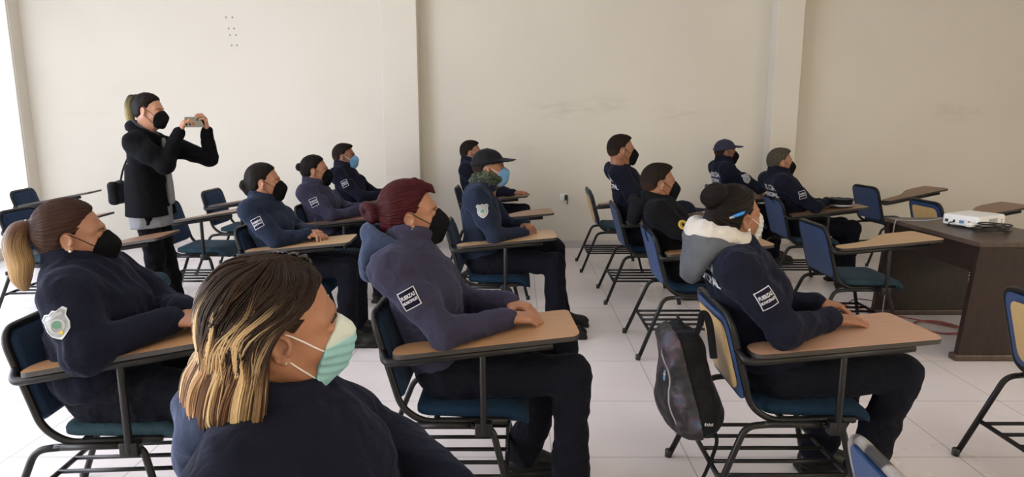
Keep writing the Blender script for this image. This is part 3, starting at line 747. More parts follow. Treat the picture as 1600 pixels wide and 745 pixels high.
def mask_mesh(h, kind):
    """face covering: the face grown outwards, cut to the outline of a mask"""
    def mk():
        def base(e):
            F = Fld((-.02, -.085, -.15), (.155, .085, .04), h)
            F.ell((.030, 0, -.022), (.060 + e, .061 + e, .084 + e), .03)
            for s in (-1, 1):
                F.cone((-.008, s * .052, -.045), (.050, s * .022, -.098), .016 + e, .019 + e, .03)
                F.ell((.052, s * .036, -.030), (.026 + e, .022 + e, .024 + e), .025)
            F.cone((.060, -.012, -.100), (.060, .012, -.100), .022 + e, .022 + e, .03)
            F.cone((.085, 0, .008), (.107, 0, -.027), .006 + e, .011 + e, .02)
            if kind == 'cup':
                F.ell((.079, 0, -.055), (.044 + e, .036 + e, .052 + e), .03)
                F.cone((.090, 0, -.005), (.118, 0, -.042), .005 + e, .006 + e, .03)
                F.cone((.118, 0, -.042), (.098, 0, -.105), .006 + e, .008 + e, .03)
            else:
                F.ell((.080, 0, -.055), (.042 + e, .040 + e, .056 + e), .03)
                F.cone((.112, 0, -.030), (.106, 0, -.082), .012 + e, .010 + e, .03)
            return F
        F = base(.0045)
        poly = {'cup': [(.125, .014), (.092, .009), (.074, -.008), (.064, -.030), (.050, -.070), (.052, -.112), (.095, -.128), (.17, -.08), (.17, -.02)],
                'surg': [(.12, .012), (.095, .007), (.070, -.018), (.064, -.030), (.060, -.060), (.054, -.090), (.062, -.116), (.090, -.130), (.17, -.09), (.17, 0)]}[kind]
        def cut(f, x, y, z):
            xx = x + 0 * z; zz = z + 0 * x; d = None
            P = np.array(poly); cx, cz = P.mean(0)
            for i in range(len(P)):
                a, b = P[i], P[(i + 1) % len(P)]; ex, ez = b - a; L = math.hypot(ex, ez); nx, nz = ez / L, -ex / L
                if (cx - a[0]) * nx + (cz - a[1]) * nz > 0: nx, nz = -nx, -nz
                q = (xx - a[0]) * nx + (zz - a[1]) * nz
                d = q if d is None else np.maximum(d, q)
            if kind == 'surg': f = f + .0012 * np.sin((zz + .25 * (xx - .08)) * 330) * ((zz > -.095) & (zz < -.02))
            return -smin(-f, -(d + 0 * y), .004)
        F.fn(cut); F.folds(.0006, 5, 70)
        return F.mesh()
    return cached(('mask', h, kind), mk)
def hair_cap(h, style):
    def mk():
        F = Fld((-.26, -.125, -.30), (.125, .125, .20), h)
        male = style in ('short', 'crew', 'buzz')
        e = {'short': .010, 'crew': .009, 'buzz': .005}.get(style, .011)
        F.ell((-.016, 0, .034), (.094 + e, .071 + e, .085 + e), .02)
        F.ell((-.040, 0, .000), (.066 + e, .062 + e * .8, .075 + e * .6), .03)
        if style == 'short': F.ell((.040, 0, .090), (.045, .050, .026), .03)
        if style == 'crew': F.ell((.030, 0, .088), (.05, .048, .024), .03)
        # clear the face, the ears and the nape
        def cut(f, x, y, z):
            ay = np.abs(y)
            # hairline: forward limit as a function of height
            front = np.interp(z, [-.20, -.06, -.045, .0, .03, .06, .085, .12], [-.045, -.040, -.030, .006, .024, .048, .066, .13] if not male else
                              [-.06, -.045, -.040, -.022, .020, .046, .070, .13]) + 0 * y
            # temple notch towards the side and a rounded front
            front = front + np.where(z > .04, -ay * ay * 2.2, 0)
            d = (x - front) * .8
            front = front + .0035 * np.sin(z * 330 + 2 * np.sin(ay * 220)) + .002 * np.sin(z * 700 + ay * 500)
            nape = {'buzz': -.050, 'crew': -.058, 'short': -.060}.get(style, -.080) 
            d2 = (nape - .0 - z) * 1.0 + np.maximum(x + .05, 0) * .9
            f = f + .0085 * np.exp(np.clip(d, -.08, 0) / .011) + .006 * np.exp(np.clip(d2, -.08, 0) / .010)
            ear = .024 - np.sqrt((x + .008) ** 2 + ((z + .006) * .75) ** 2 + np.maximum(.058 - ay, 0) ** 2)
            return -smin(-smin_max(smin_max(f, d, .008), d2, .008), -ear, .006)
        F.fn(cut)
        if style == 'long':
            for t_ in (-1, 1): F.cone((-.055, t_ * .046, -.02), (-.075, t_ * .052, -.135), .034, .018, .04)
            F.cone((-.085, 0, -.02), (-.10, 0, -.14), .035, .022, .04)
        if style == 'ponyhigh':
            F.ell((-.100, 0, .088), (.022, .018, .020), .015)
        if style == 'ponymid':
            F.ell((-.118, 0, .045), (.016, .015, .016), .012)
        if style == 'bunlow':
            F.ell((-.125, 0, -.018), (.034, .036, .036), .012)
            F.torus((-.132, 0, -.018), .022, .013, .006, rot=rotm(ry=80)); F.ell((-.10, 0, -.055), (.03, .03, .035), .02)
        if style == 'bunmid':
            F.ell((-.128, 0, .028), (.030, .032, .032), .010); F.torus((-.132, 0, .028), .020, .012, .006, rot=rotm(ry=80))
        if style == 'bunred':
            F.torus((-.148, 0, .016), .026, .019, .006, rot=rotm(ry=75, rz=35)); F.ell((-.140, 0, .014), (.024, .026, .032), .008); F.cone((-.10, 0, .02), (-.13, 0, .016), .02, .016, .01)
            F.cone((-.10, -.02, -.045), (-.095, .02, -.065), .018, .016, .02)
            # combed quiff over the forehead
            F.cone((.02, -.010, .118), (.072, -.020, .096), .016, .012, .02); F.cone((.072, -.02, .096), (.088, -.03, .080), .012, .006, .012)
        if style == 'bunhigh':
            F.torus((-.108, 0, .100), .030, .024, .008, rot=rotm(ry=-40)); F.ell((-.105, .0, .098), (.04, .042, .036), .010)
            F.ell((-.118, 0, .075), (.022, .03, .03), .01)
            F.cone((-.105, 0, .0), (-.095, 0, -.055), .038, .034, .02)     # twisted roll up the back of the head
            F.cone((-.12, .02, -.02), (-.12, -.02, .03), .010, .010, .01)
        if not male: F.folds(.0012, 11, 60, (1, 1, .5))
        V, Fc = F.mesh()
        pole = {'bunhigh': (-.11, 0, .09), 'bunred': (-.14, 0, .02), 'bunlow': (-.13, 0, -.02), 'bunmid': (-.12, 0, .03), 'ponyhigh': (-.11, 0, .088), 'ponymid': (-.12, 0, .045)}.get(style, (-.07, 0, .10))
        D = V - np.array(pole); ax = np.array((.9, 0, .2)); ax /= np.linalg.norm(ax)
        a = np.arctan2(D[:, 1], D @ np.array((-ax[2], 0, ax[0]))); L = np.linalg.norm(D, axis=1)
        su = np.stack([a * .6, L * 3, 0 * L], 1)
        rd = V - np.array((-.02, 0, .02)); rd /= np.linalg.norm(rd, axis=1)[:, None]
        if not male:
            amp = .0010 * np.clip(L / .05, .3, 1) * np.clip(np.abs(np.sin(a)) * 0 + 1, 0, 1)
            V = V + rd * (amp * (np.sin(a * 44 + 2.5 * np.sin(L * 40)) + .6 * np.sin(a * 79 + 3 * np.sin(L * 25 + 1))))[:, None]
        else:
            V = V + rd * (.0007 * (np.sin(V[:, 0] * 900 + 3 * np.sin(V[:, 1] * 400)) * np.sin(V[:, 1] * 1100) + np.sin(V[:, 2] * 700 + V[:, 1] * 500)))[:, None]
            su = V * np.array((9, 90, 9))
        return V, Fc, su
    return cached(('hair', h, style), mk)
def smin_max(a, b, k): return -smin(-a, -b, k)
def pony_mesh(h, path, radii, seed, k=.012):
    F_lo = np.min(np.array(path), 0) - .05; F_hi = np.max(np.array(path), 0) + .05
    F = Fld(F_lo, F_hi, h)
    P = smoothpath(path, 5); t = np.linspace(0, 1, len(P)); rr = np.interp(t, np.linspace(0, 1, len(radii)), radii)
    rs = np.random.RandomState(seed)
    for s in range(5):
        ph = s * 2 * PI / 5; off = [Vector((math.cos(ph + 2.0 * q) * .45 * r, math.sin(ph + 2.0 * q) * .55 * r, 0)) for q, r in zip(t, rr)]
        for i in range(len(P) - 1): F.cone(P[i] + off[i], P[i + 1] + off[i + 1], rr[i] * .62, rr[i + 1] * .62, k)
    V, Fc = F.mesh(); A = np.array([list(p) for p in P])
    d = ((V[:, None, :] - A[None]) ** 2).sum(2); j = d.argmin(1); D = V - A[j]
    su = np.stack([np.arctan2(D[:, 1], D[:, 0]) * .45, t[j] * .6, 0 * t[j]], 1)
    return V, Fc, su
def cap_mesh(h):
    def mk():
        F = Fld((-.14, -.11, -.02), (.22, .11, .17), h)
        F.ell((-.014, 0, .040), (.109, .087, .094), .01)
        def cut(f, x, y, z): return np.maximum(f, (.030 + .12 * x + .0 * y) - z)
        F.fn(cut)
        F.torus((-.014, 0, .040), .091, .0065, .004, sx=1.20, rot=rotm(ry=-7), flat=2.0)
        def brim(x, y, z):
            zz = .058 - .10 * (x - .09) - 3.2 * y * y + .01
            e = np.sqrt(np.maximum(((x - .085) / .095) ** 2 + (y / .078) ** 2, 0)) - 1
            return np.maximum(np.maximum(e * .07, np.abs(z - zz) - .0035), .055 - x)
        F.op(brim, (.03, -.09, .0), (.19, .09, .10), .006, 'u')
        F.ell((-.014, 0, .133), (.008, .008, .005), .004)
        F.folds(.0008, 3, 40)
        return F.mesh()
    return cached(('cap', h), mk)

# ------------------------------------------------------------------ hands: wrist frame (x along the fingers, z out of the back of the hand, y towards the thumb)
def add_hand(F, T, curl=(25, 30, 20), side=1, spread=4, thumb=0, s=1.0):
    T = np.array(T); 
    def P(x, y, z): return T[:3, :3] @ (np.array((x, y * side, z)) * s) + T[:3, 3]
    F.cone(P(-.018, 0, 0), P(.005, 0, 0), .024 * s, .024 * s, .02)
    kn = [(.092, .030), (.095, .010), (.091, -.011), (.083, -.030)]
    for i, (x, y) in enumerate(kn):
        F.cone(P(.008, y * .55, -.001), P(x, y, -.002), .017 * s, .0115 * s, .014)
    F.cone(P(.012, .012, -.008), P(.05, .026, -.010), .018 * s, .013 * s, .015)
    Ls = [(.040, .024, .019), (.044, .028, .020), (.041, .026, .020), (.032, .020, .018)]
    for i, (x, y) in enumerate(kn):
        a = 0; p = np.array((x, y, -.002)); sp = R((1.5 - i) * spread); r = .0092 - .0004 * i
        cc = curl[i] if hasattr(curl[0], '__len__') else curl
        for j, L in enumerate(Ls[i]):
            a += R(cc[j]); q = p + np.array((math.cos(a) * math.cos(sp), math.cos(a) * math.sin(sp), -math.sin(a))) * L
            F.cone(P(*p), P(*q), (r - .0008 * j) * s, (r - .0008 * (j + 1)) * s, .004); p = q
    p = np.array((.028, .030, -.010)); d0 = np.array((.62, .72 - .4 * thumb, -.25 - .3 * thumb)); d0 /= np.linalg.norm(d0)
    q = p + d0 * .036; F.cone(P(*p), P(*q), .0135 * s, .011 * s, .012)
    d1 = np.array((.86, .32 - .5 * thumb, -.25 - .25 * thumb)); d1 /= np.linalg.norm(d1); r_ = q + d1 * .030; F.cone(P(*q), P(*r_), .0108 * s, .0098 * s, .005)
    d2 = np.array((.97, .05 - .5 * thumb, -.2)); d2 /= np.linalg.norm(d2); F.cone(P(*r_), P(*(r_ + d2 * .024)), .0098 * s, .0078 * s, .005)
    return F
def hand_mesh(h, T, **kw):
    T = np.array(T); c = T[:3, :3] @ np.array((.07, 0, 0)) + T[:3, 3]
    F = Fld(c - .15, c + .15, h); add_hand(F, T, **kw); return F.mesh()

# ------------------------------------------------------------------ badges and lettering laid on cloth
def text_mesh(s, size, bold=.0):
    cu = bpy.data.curves.new('t', 'FONT'); cu.body = s; cu.size = size; cu.align_x = 'CENTER'; cu.align_y = 'CENTER'; cu.offset = bold; cu.resolution_u = 2
    o = bpy.data.objects.new('t', cu); COL.objects.link(o); bpy.context.view_layer.update()
    me = o.to_mesh(); V = [(v.co.x, v.co.y) for v in me.vertices]; Fc = [tuple(p.vertices) for p in me.polygons]
    o.to_mesh_clear(); bpy.data.objects.remove(o); bpy.data.curves.remove(cu); return V, Fc
def grid2(x0, x1, y0, y1, nx, ny):
    V = [(x0 + (x1 - x0) * i / nx, y0 + (y1 - y0) * j / ny) for j in range(ny + 1) for i in range(nx + 1)]
    return V, [(j * (nx + 1) + i, j * (nx + 1) + i + 1, (j + 1) * (nx + 1) + i + 1, (j + 1) * (nx + 1) + i) for j in range(ny) for i in range(nx)]
def fan(poly, rings=5):
    P = np.array(poly); c = P.mean(0); n = len(P); V = [tuple(c)]; Fc = []
    for r in range(1, rings + 1):
        for p in P: V.append(tuple(c + (p - c) * r / rings))
    for k in range(n): Fc.append((0, 1 + k, 1 + (k + 1) % n))
    for r in range(rings - 1):
        for k in range(n): a = 1 + r * n; b = a + n; Fc.append((a + k, b + k, b + (k + 1) % n, a + (k + 1) % n))
    return V, Fc
def ring2(poly, s):
    P = np.array(poly); c = P.mean(0); n = len(P); V = [tuple(p) for p in P] + [tuple(c + (p - c) * s) for p in P]
    return V, [(k, (k + 1) % n, n + (k + 1) % n, n + k) for k in range(n)]
def project(bvh, pieces, c, nrm, up, name, parent):
    n = Vector(nrm).normalized(); u = Vector(up); u = (u - n * u.dot(n)).normalized(); r = u.cross(n); c = Vector(c)
    g = G()
    for V, Fc, mat, off in pieces:
        Q = []
        for x, y in V:
            o = c + r * x + u * y + n * .14
            hit = bvh.ray_cast(o, -n, .30)
            p = hit[0] if hit[0] is not None else c + r * x + u * y
            Q.append(p + n * off)
        g.add([tuple(q) for q in Q], Fc, M[mat])
    return g.build(name, parent)
def sub(poly, n=4):
    out = []
    for i in range(len(poly)):
        a = Vector(poly[i]); b = Vector(poly[(i + 1) % len(poly)])
        for k in range(n): out.append(tuple(a + (b - a) * k / n))
    return out
def patch_rect(w=.064, hh=.068, detail=True):
    P = []; a, b = w / 2, hh / 2; t = .0032
    P.append((*grid2(-a, a, -b, b, 8, 8), 'patch_dark', .0015))
    for q in ((-a, a, b - t, b), (-a, a, -b, -b + t)): P.append((*grid2(*q, 8, 1), 'thread_white', .0026))
    for q in ((-a, -a + t, -b, b), (a - t, a, -b, b)): P.append((*grid2(*q, 1, 8), 'thread_white', .0026))
    if detail:
        V, Fc = text_mesh('FUERZAS', .016, .0006); k = (w - .012) / (max(v[0] for v in V) - min(v[0] for v in V)); P.append(([(v[0] * k, v[1] * 1.15 + .009) for v in V], Fc, 'thread_white', .0028))
        V, Fc = text_mesh('MUNICIPALES', .012, .0005); k = (w - .010) / (max(v[0] for v in V) - min(v[0] for v in V)); P.append(([(v[0] * k, v[1] * 1.1 - .009) for v in V], Fc, 'thread_white', .0028))
    return P
def patch_shield(s=1.0, col=True):
    pts = [(0, .047), (.012, .040), (.030, .046), (.041, .034), (.034, .018), (.036, -.004), (.030, -.024), (.014, -.038), (0, -.046), (-.014, -.038), (-.030, -.024), (-.036, -.004), (-.034, .018), (-.041, .034), (-.030, .046), (-.012, .040)]
    pts = [(x * s, y * s) for x, y in pts][::-1]; pts = pts[::-1] if False else pts
    P = [(*fan(sub(pts, 3), 5), 'shield', .002), (*ring2(sub(pts, 3), .88), 'shield_rim', .0032)]
    inner = [(math.cos(a) * .021 * s, math.sin(a) * .021 * s - .004 * s) for a in np.linspace(0, -2 * PI, 24, endpoint=False)]
    P.append((*ring2(inner, .86), 'shield_rim', .0032))
    P.append((*grid2(-.026 * s, .026 * s, .024 * s, .034 * s, 8, 1), 'grey_pl', .003))
    if col:
        P.append((*fan(sub([(-.010 * s, .008 * s), (.002 * s, .013 * s), (.012 * s, .004 * s), (.008 * s, -.010 * s), (-.004 * s, -.008 * s), (-.012 * s, -.002 * s)][::-1], 2), 3), 'green', .0034))
        P.append((*fan([(math.cos(a) * .006 * s + .004 * s, math.sin(a) * .006 * s - .026 * s) for a in np.linspace(0, -2 * PI, 12, endpoint=False)], 2), 'yellow', .0034))
    return P
def patch_round(rad=.038):
    c = [(math.cos(a) * rad, math.sin(a) * rad) for a in np.linspace(0, -2 * PI, 28, endpoint=False)]
    P = [(*fan(c, 5), 'patch_dark', .002), (*fan([(x * .84, y * .84) for x, y in c], 4), 'yellow', .003)]
    P.append((*ring2([(x * .5, y * .5) for x, y in c], .82), 'patch_dark', .004))
    P.append((*fan([(x * .26, y * .34) for x, y in c], 2), 'patch_dark', .004))
    P.append((*grid2(rad + .004, rad + .010, -.030, .004, 1, 4), 'thread_white', .002))
    return P
def back_text(w=.22, panel=False):
    P = []
    if panel: P.append((*grid2(-w * .55, w * .55, -.055, .055, 14, 8), 'patch_back', .0015))
    V, Fc = text_mesh('POLICÍA', .06, .0016); k = w / (max(v[0] for v in V) - min(v[0] for v in V)); P.append(([(v[0] * k, v[1] + .026) for v in V], Fc, 'thread_back', .003))
    V, Fc = text_mesh('MUNICIPAL', .048, .0014); k = w / (max(v[0] for v in V) - min(v[0] for v in V)); P.append(([(v[0] * k, v[1] - .032) for v in V], Fc, 'thread_back', .003))
    return P

# ------------------------------------------------------------------ assembling a person
def hand_T(wrist, d, back, s=1.0):
    x = Vector(d).normalized(); z = Vector(back); z = (z - x * z.dot(x)).normalized(); y = z.cross(x)
    return Matrix(((x.x, y.x, z.x, wrist[0]), (x.y, y.y, z.y, wrist[1]), (x.z, y.z, z.z, wrist[2]), (0, 0, 0, 1)))
A3 = lambda v: np.array(v, float)
SEAT = dict(pelvis=(.335, 0, .53), waist=(.275, 0, .68), chest=(.235, 0, .88), neck=(.205, 0, 1.055), head=(.235, 0, 1.150),
            sh=(.205, .175, 1.005), elR=(.30, -.225, .745), wrR=(.515, -.115, .748), dR=(1, .25, -.06), bR=(0, -.15, 1), elL=(.34, .235, .735), wrL=(.50, .015, .752), dL=(.85, -.75, -.05), bL=(0, .1, 1),
            hip=(.335, .095, .535), knR=(.765, -.115, .535), knL=(.78, .125, .535), anR=(.735, -.115, .10), anL=(.75, .13, .10))
def mirror(p): return (p[0], -p[1], p[2])
def person(x0, y0, rz, label, **S):
    p = dict(SEAT); p.update(hs=1.0, hyaw=0, hpitch=0, hroll=0, g=1.0, h=.009, hh=.0045, male=False, hair='ponymid', hairm='hair_black', skin='skin_mid', jkt='jkt_navy', trs='trs_navy',
             mask='cup', maskm='mask_black', seed=1, curl=(25, 32, 22), curlL=(30, 35, 25), hood=None, collar=.058, arm=1.0, armr=1.0, belly=1.0, zhem=None, stand=False, cap=None, extra=None, hemr=.070)
    p.update(S)
    if 'neck' not in S: hd = p['head']; p['neck'] = (hd[0] - .035, hd[1] * .5, hd[2] - .100 * p['hs'])
    if 'sh' not in S: nk = p['neck']; p['sh'] = (nk[0] - .005, p.get('shw', .172), nk[2] - .062)
    if 'chest' not in S and not p['stand']: nk = p['neck']; p['chest'] = (nk[0] * .6 + .105, 0, nk[2] - .165)
    h = p['h']; g_ = p['g']
    root = empty('person', (x0, y0, 0), R(rz), label, 'person', p.get('group'))
    J = {k: A3(v) for k, v in p.items() if isinstance(v, tuple) and len(v) == 3 and k not in ('curl', 'curlL', 'pony')}
    shR = J['sh'] * (1, -1, 1) + A3(p.get('shR', (0, 0, 0))); shL = J['sh'] + A3(p.get('shL', (0, 0, 0)))
    hipL = J['hip']; hipR = hipL * (1, -1, 1)
    HT = Matrix.Translation(Vector(p['head'])) @ Matrix.Rotation(R(p['hyaw']), 4, 'Z') @ Matrix.Rotation(R(p['hpitch']), 4, 'Y') @ Matrix.Rotation(R(p['hroll']), 4, 'X') @ Matrix.Scale(p['hs'], 4)
    HA = np.array(HT); tf = lambda V: V @ HA[:3, :3].T + HA[:3, 3]
    # --- body: one skin surface (head, neck, trunk, limbs, hands)
    G1 = G(); V, Fc = head_mesh(p['hh'], p['male']); G1.add(tf(V), Fc, M[p['skin']])
    lo = A3((-.35, -.50, -.02)); hi = A3((1.10, .50, 1.8)) if p['stand'] else A3((1.10, .50, 1.12))
    F = Fld(lo, hi, .016)
    F.cone(J['pelvis'], J['waist'], .10, .09, .04); F.cone(J['waist'], J['chest'], .09, .10, .04); F.cone(J['chest'], J['neck'] - (0, 0, .03), .09, .045, .04); F.cone(shL - (0, .02, .01), shR + (0, .02, -.01), .045, .045, .04)
    for a, b, c in ((shR, J['elR'], J['wrR']), (shL, J['elL'], J['wrL'])): F.cone(a, b, .036, .030, .02); F.cone(b, c, .030, .020, .02)
    for a, b, c in ((hipR, J['knR'], J['anR']), (hipL, J['knL'], J['anL'])): F.cone(a, b, .065, .045, .03); F.cone(b, c, .045, .033, .02)
    V, Fc = F.mesh(); G1.add(V, Fc, M[p['skin']])
    for w, d, b, sd, c in (('wrR', 'dR', 'bR', 1, 'curl'), ('wrL', 'dL', 'bL', -1, 'curlL')):
        T = hand_T(p[w], p[d], p[b]); hsz = p.get('hsz', .95)
        V, Fc = hand_mesh(max(.003, p['hh'] * .8), T, curl=p[c], side=sd, s=hsz, spread=p.get('spread', 4), thumb=p.get('thumb', 0)); G1.add(V, Fc, M[p['skin']])
    body = G1.build('body', root)
    det = p.get('detail', True)
    if det:   # eyes, brows
        for s in (-1, 1):
            g = G(); n = 12
            def ball(c, r, mat, sq=1):
                V = []; Fc = []
                for i in range(n + 1):
                    for k in range(n):
                        a = PI * i / n; b = 2 * PI * k / n; V.append((c[0] + r * math.sin(a) * math.cos(b), c[1] + r * math.sin(a) * math.sin(b), c[2] + r * math.cos(a)))
                for i in range(n):
                    for k in range(n): Fc.append((i * n + k, (i + 1) * n + k, (i + 1) * n + (k + 1) % n, i * n + (k + 1) % n))
                g.add(V, Fc, mat, HT)
            ball((.0745, s * .032, .001), .0122, M['eye_white']); ball((.0795, s * .032, .0005), .0078, M['iris'])
            g.build('eye', root)
            g = G(); pts = [HT @ Vector(q) for q in ((.0925, s * .016, .019), (.0915, s * .026, .0235), (.087, s * .038, .0245), (.079, s * .049, .019))]
            tube(g, smoothpath(pts, 4), [.0022 * p['hs'] * (1 - .5 * abs(i / 12 - .35)) for i in range(13)], M['brow'], 6, flat=.9); g.build('eyebrow', root)
    # --- jacket
    hi2 = hi.copy(); hi2[2] = min(hi[2], J['neck'][2] + .12); lo2 = lo.copy(); lo2[2] = .40 if not p['stand'] else .70; hi2[0] = .80
    F = Fld(lo2, hi2, h); ar = p['armr']; bl = p['belly']
    F.ell(J['chest'] + (.005, 0, .02), (.118 * g_, .165 * g_, .19), .05, rot=rotm(ry=-8))
    F.ell((J['chest'] * .4 + J['waist'] * .6) + (.012 * bl, 0, 0), (.125 * g_ * bl, .160 * g_ * bl, .20), .06)
    F.ell(J['pelvis'] + (-.02, 0, .06), (.140 * g_ * bl, .175 * g_ * bl, .12), .06)
    F.cone(shL + (0, -.01, -.005), shR + (0, .01, -.005), .058 * g_, .058 * g_, .06)
    F.cone(J['neck'] + (-.005, .05, -.035), shL + (0, 0, 0), .045, .05, .05); F.cone(J['neck'] + (-.005, -.05, -.035), shR, .045, .05, .05)
    if p.get('bust', not p['male']):
        for s in (-1, 1): F.ell(J['chest'] + (.085 * g_, s * .07, -.01), (.065, .075, .075), .06)
    for a, b, c in ((shR, J['elR'], J['wrR']), (shL, J['elL'], J['wrL'])):
        m = (a + b) / 2
        F.cone(a + (0, -.012 * np.sign(a[1]), -.012), m, .060 * ar, .059 * ar, .06); F.cone(m, b, .058 * ar, .052 * ar, .04); F.cone(b, c, .052 * ar, .038 * ar, .03)
        d = (c - b) / np.linalg.norm(c - b); F.cone(c - d * .02, c + d * .004, .037 * ar, .035 * ar, .006)
    F.folds(p.get('famp', .0055), p['seed'], 19, (1, 1, 1.2)); F.folds(p.get('famp', .0055) * .5, p['seed'] + 50, 52)
    # collar
    cc = J['neck'] + (.012, 0, -.010); cz = p['collar']
    if cz > 0:
        A = rotm(ry=14 + p.get('ctilt', 0))
        for k in range(4):
            t = k / 3; F.torus(cc + A @ A3((0, 0, cz * (t - .15))), .066 + .006 * t, .015, .008, rot=A, sx=1.12, flat=1.5)
    if p['stand']:   # jacket ends at a level hem; open front handled by its own parts
        def hem(f, x, y, z): return np.maximum(f, (p['zhem'] - z) + 0 * x)
        F.fn(hem)
    V, Fc = F.mesh(); g = G(); g.add(V, Fc, M[p['jkt']]); jk = g.build('jacket', root)
    bvh = BVHTree.FromPolygons([Vector(v) for v in V], Fc.tolist()); p['bvh'] = bvh
    # --- trousers
    F = Fld((lo[0], lo[1], .04), (hi[0], hi[1], .78 if not p['stand'] else 1.0), h)
    th = p.get('thigh', 1.0)
    F.ell(J['pelvis'] + (-.0, 0, 0), (.135 * g_, .165 * g_, .105), .05)
    for a, b, c in ((hipR, J['knR'], J['anR']), (hipL, J['knL'], J['anL'])):
        F.cone(a, b, .088 * th, .064 * th, .04); F.cone(b, (b + c) / 2, .063 * th, .060 * th, .03); F.cone((b + c) / 2, c + (0, 0, .0), .060 * th, p['hemr'], .02)
    F.folds(.0055, p['seed'] + 9, 20); F.folds(.0025, p['seed'] + 19, 60)
    F.fn(lambda f, x, y, z: np.maximum(f, p.get('zcuff', .055) - z + 0 * x))
    V, Fc = F.mesh(); g = G(); g.add(V, Fc, M[p['trs']]); g.build('trousers', root)
    # --- shoes
    for an in ('anR', 'anL'):
        a = J[an]; sdx = p.get('toe', {}).get(an, 0); A = rotm(rz=sdx); z = a[2] - .10
        F = Fld(a - (.17, .17, .115), a + (.27, .17, .09), max(.006, h * .8)); q = lambda x, y, zz: a + A @ A3((x, y, 0)) + (0, 0, zz - .10)
        if p.get('heel'):
            F.cone(q(-.02, 0, .13), q(-.01, 0, .07), .04, .036, .03); F.cone(q(-.01, 0, .07), q(.13, 0, .022), .034, .022, .03); F.cone(q(.13, 0, .022), q(.195, 0, .016), .022, .010, .02); F.cone(q(-.045, 0, .06), q(-.055, 0, .008), .018, .010, .01)
        else:
            F.cone(q(-.035, 0, .058), q(.05, 0, .065), .042, .044, .03); F.cone(q(.05, 0, .065), q(.155, 0, .044), .044, .036, .03); F.ell(q(.155, 0, .042), (.058, .045, .040), .02); F.cone(q(-.01, 0, .06), q(.005, 0, .15), .048, .046, .03)
            F.rbox(q(.065, 0, .014), (.148, .046, .014), .012, .006, rot=A)
        F.fn(lambda f, x, y, zz: np.maximum(f, .002 - zz + 0 * x))
        V, Fc = F.mesh(); g = G(); g.add(V, Fc, M['shoe']); g.build('shoe', root)
    # --- hair
    if p['hair']:
        hm = M[p['hairm']]
        V, Fc, su = hair_cap(p['hh'], p['hair']); g = G(); g.add(tf(V), Fc, hm); ho = g.build('hair', root, attrs={'su': ('FLOAT_VECTOR', su), 'hl': ('FLOAT_VECTOR', V)})
        if p.get('strands'): p['strands'](root, p, HT, ho)
        if p.get('pony'):
            path, radii, pm = p['pony']; V, Fc, su = pony_mesh(p['hh'], path, radii, 3)
            g = G(); g.add(tf(V), Fc, M[pm]); g.build('ponytail', root, attrs={'su': ('FLOAT_VECTOR', su), 'hl': ('FLOAT_VECTOR', V)})
            g = G(); c = Vector(path[0]); d = (Vector(path[1]) - c).normalized(); a = d.orthogonal().normalized(); b = d.cross(a); rr = radii[0] * 1.0
            tube(g, [HT @ (c + (a * math.cos(t) + b * math.sin(t)) * rr) for t in np.linspace(0, 2 * PI, 20, endpoint=False)], .0045, M[p.get('tie', 'black_pl')], 8, closed=True); g.build('hair_tie', root)
    if p['mask']:
        V, Fc = mask_mesh(p['hh'], p['mask']); g = G(); g.add(tf(V), Fc, M[p['maskm']]); mk = g.build('face_mask', root, attrs={'hl': ('FLOAT_VECTOR', V)})
        sm = M['strap' if p['maskm'] in ('mask_teal', 'mask_white', 'mask_blue') else 'strap_black']; rr = .0016 * p['hs'] if det else .002
        hv, hf = head_mesh(.0045, p['male']); hb = cached(('hb', p['male']), lambda: BVHTree.FromPolygons([Vector(v) for v in hv], hf.tolist()))
        for s in (-1, 1):
            g = G()
            for a, b in (((.066, -.030), (-.004, .020)), ((.056, -.092), (-.002, -.030))):
                pts = []
                for t in np.linspace(0, 1, 9):
                    x = a[0] + (b[0] - a[0]) * t; z = a[1] + (b[1] - a[1]) * t; hit = hb.ray_cast(Vector((x, s * .15, z)), Vector((0, -s, 0)), .15)
                    q = hit[0] if hit[0] is not None else Vector((x, s * .06, z)); pts.append(HT @ (q + Vector((0, s * .0015, 0))))
                tube(g, pts, rr, sm, 6)
            g.build('strap', mk)
    if p['cap']:
        V, Fc = cap_mesh(min(p['hh'], .0035)); 
        g = G(); g.add(tf(V), Fc, M[p['cap']]); g.build('cap', root)
    # --- hood lying on the shoulders
    nb = J['neck']
    if p['hood']:
        F = Fld(nb - (.24, .22, .22), nb + (.20, .22, .14), h); A = rotm(ry=p.get('hoodtilt', 24)); c = nb + (-.030, 0, -.010)
        q = p.get('hoodr', 1.0); c = c + (0, 0, p.get('hoodz', 0))
        F.torus(c, .096 * q, .030, .02, rot=A, sx=1.08, flat=1.2)
        F.ell(c + (-.086 * q, 0, -.055), (.038, .105 * q, .070 * q), .04, rot=rotm(ry=14))
        F.cone(c + (-.07, -.085 * q, -.02), c + (-.095, 0, -.115 * q), .032, .028, .04); F.cone(c + (-.07, .085 * q, -.02), c + (-.095, 0, -.115 * q), .032, .028, .04)
        F.ell(c + (.012, 0, .045), (.084, .070, .075), .02, 's')
        F.folds(.004, p['seed'] + 3, 26); F.folds(.0015, p['seed'] + 4, 60)
        V, Fc = F.mesh(); g = G(); g.add(V, Fc, M[p['hood']]); g.build('hood', root)
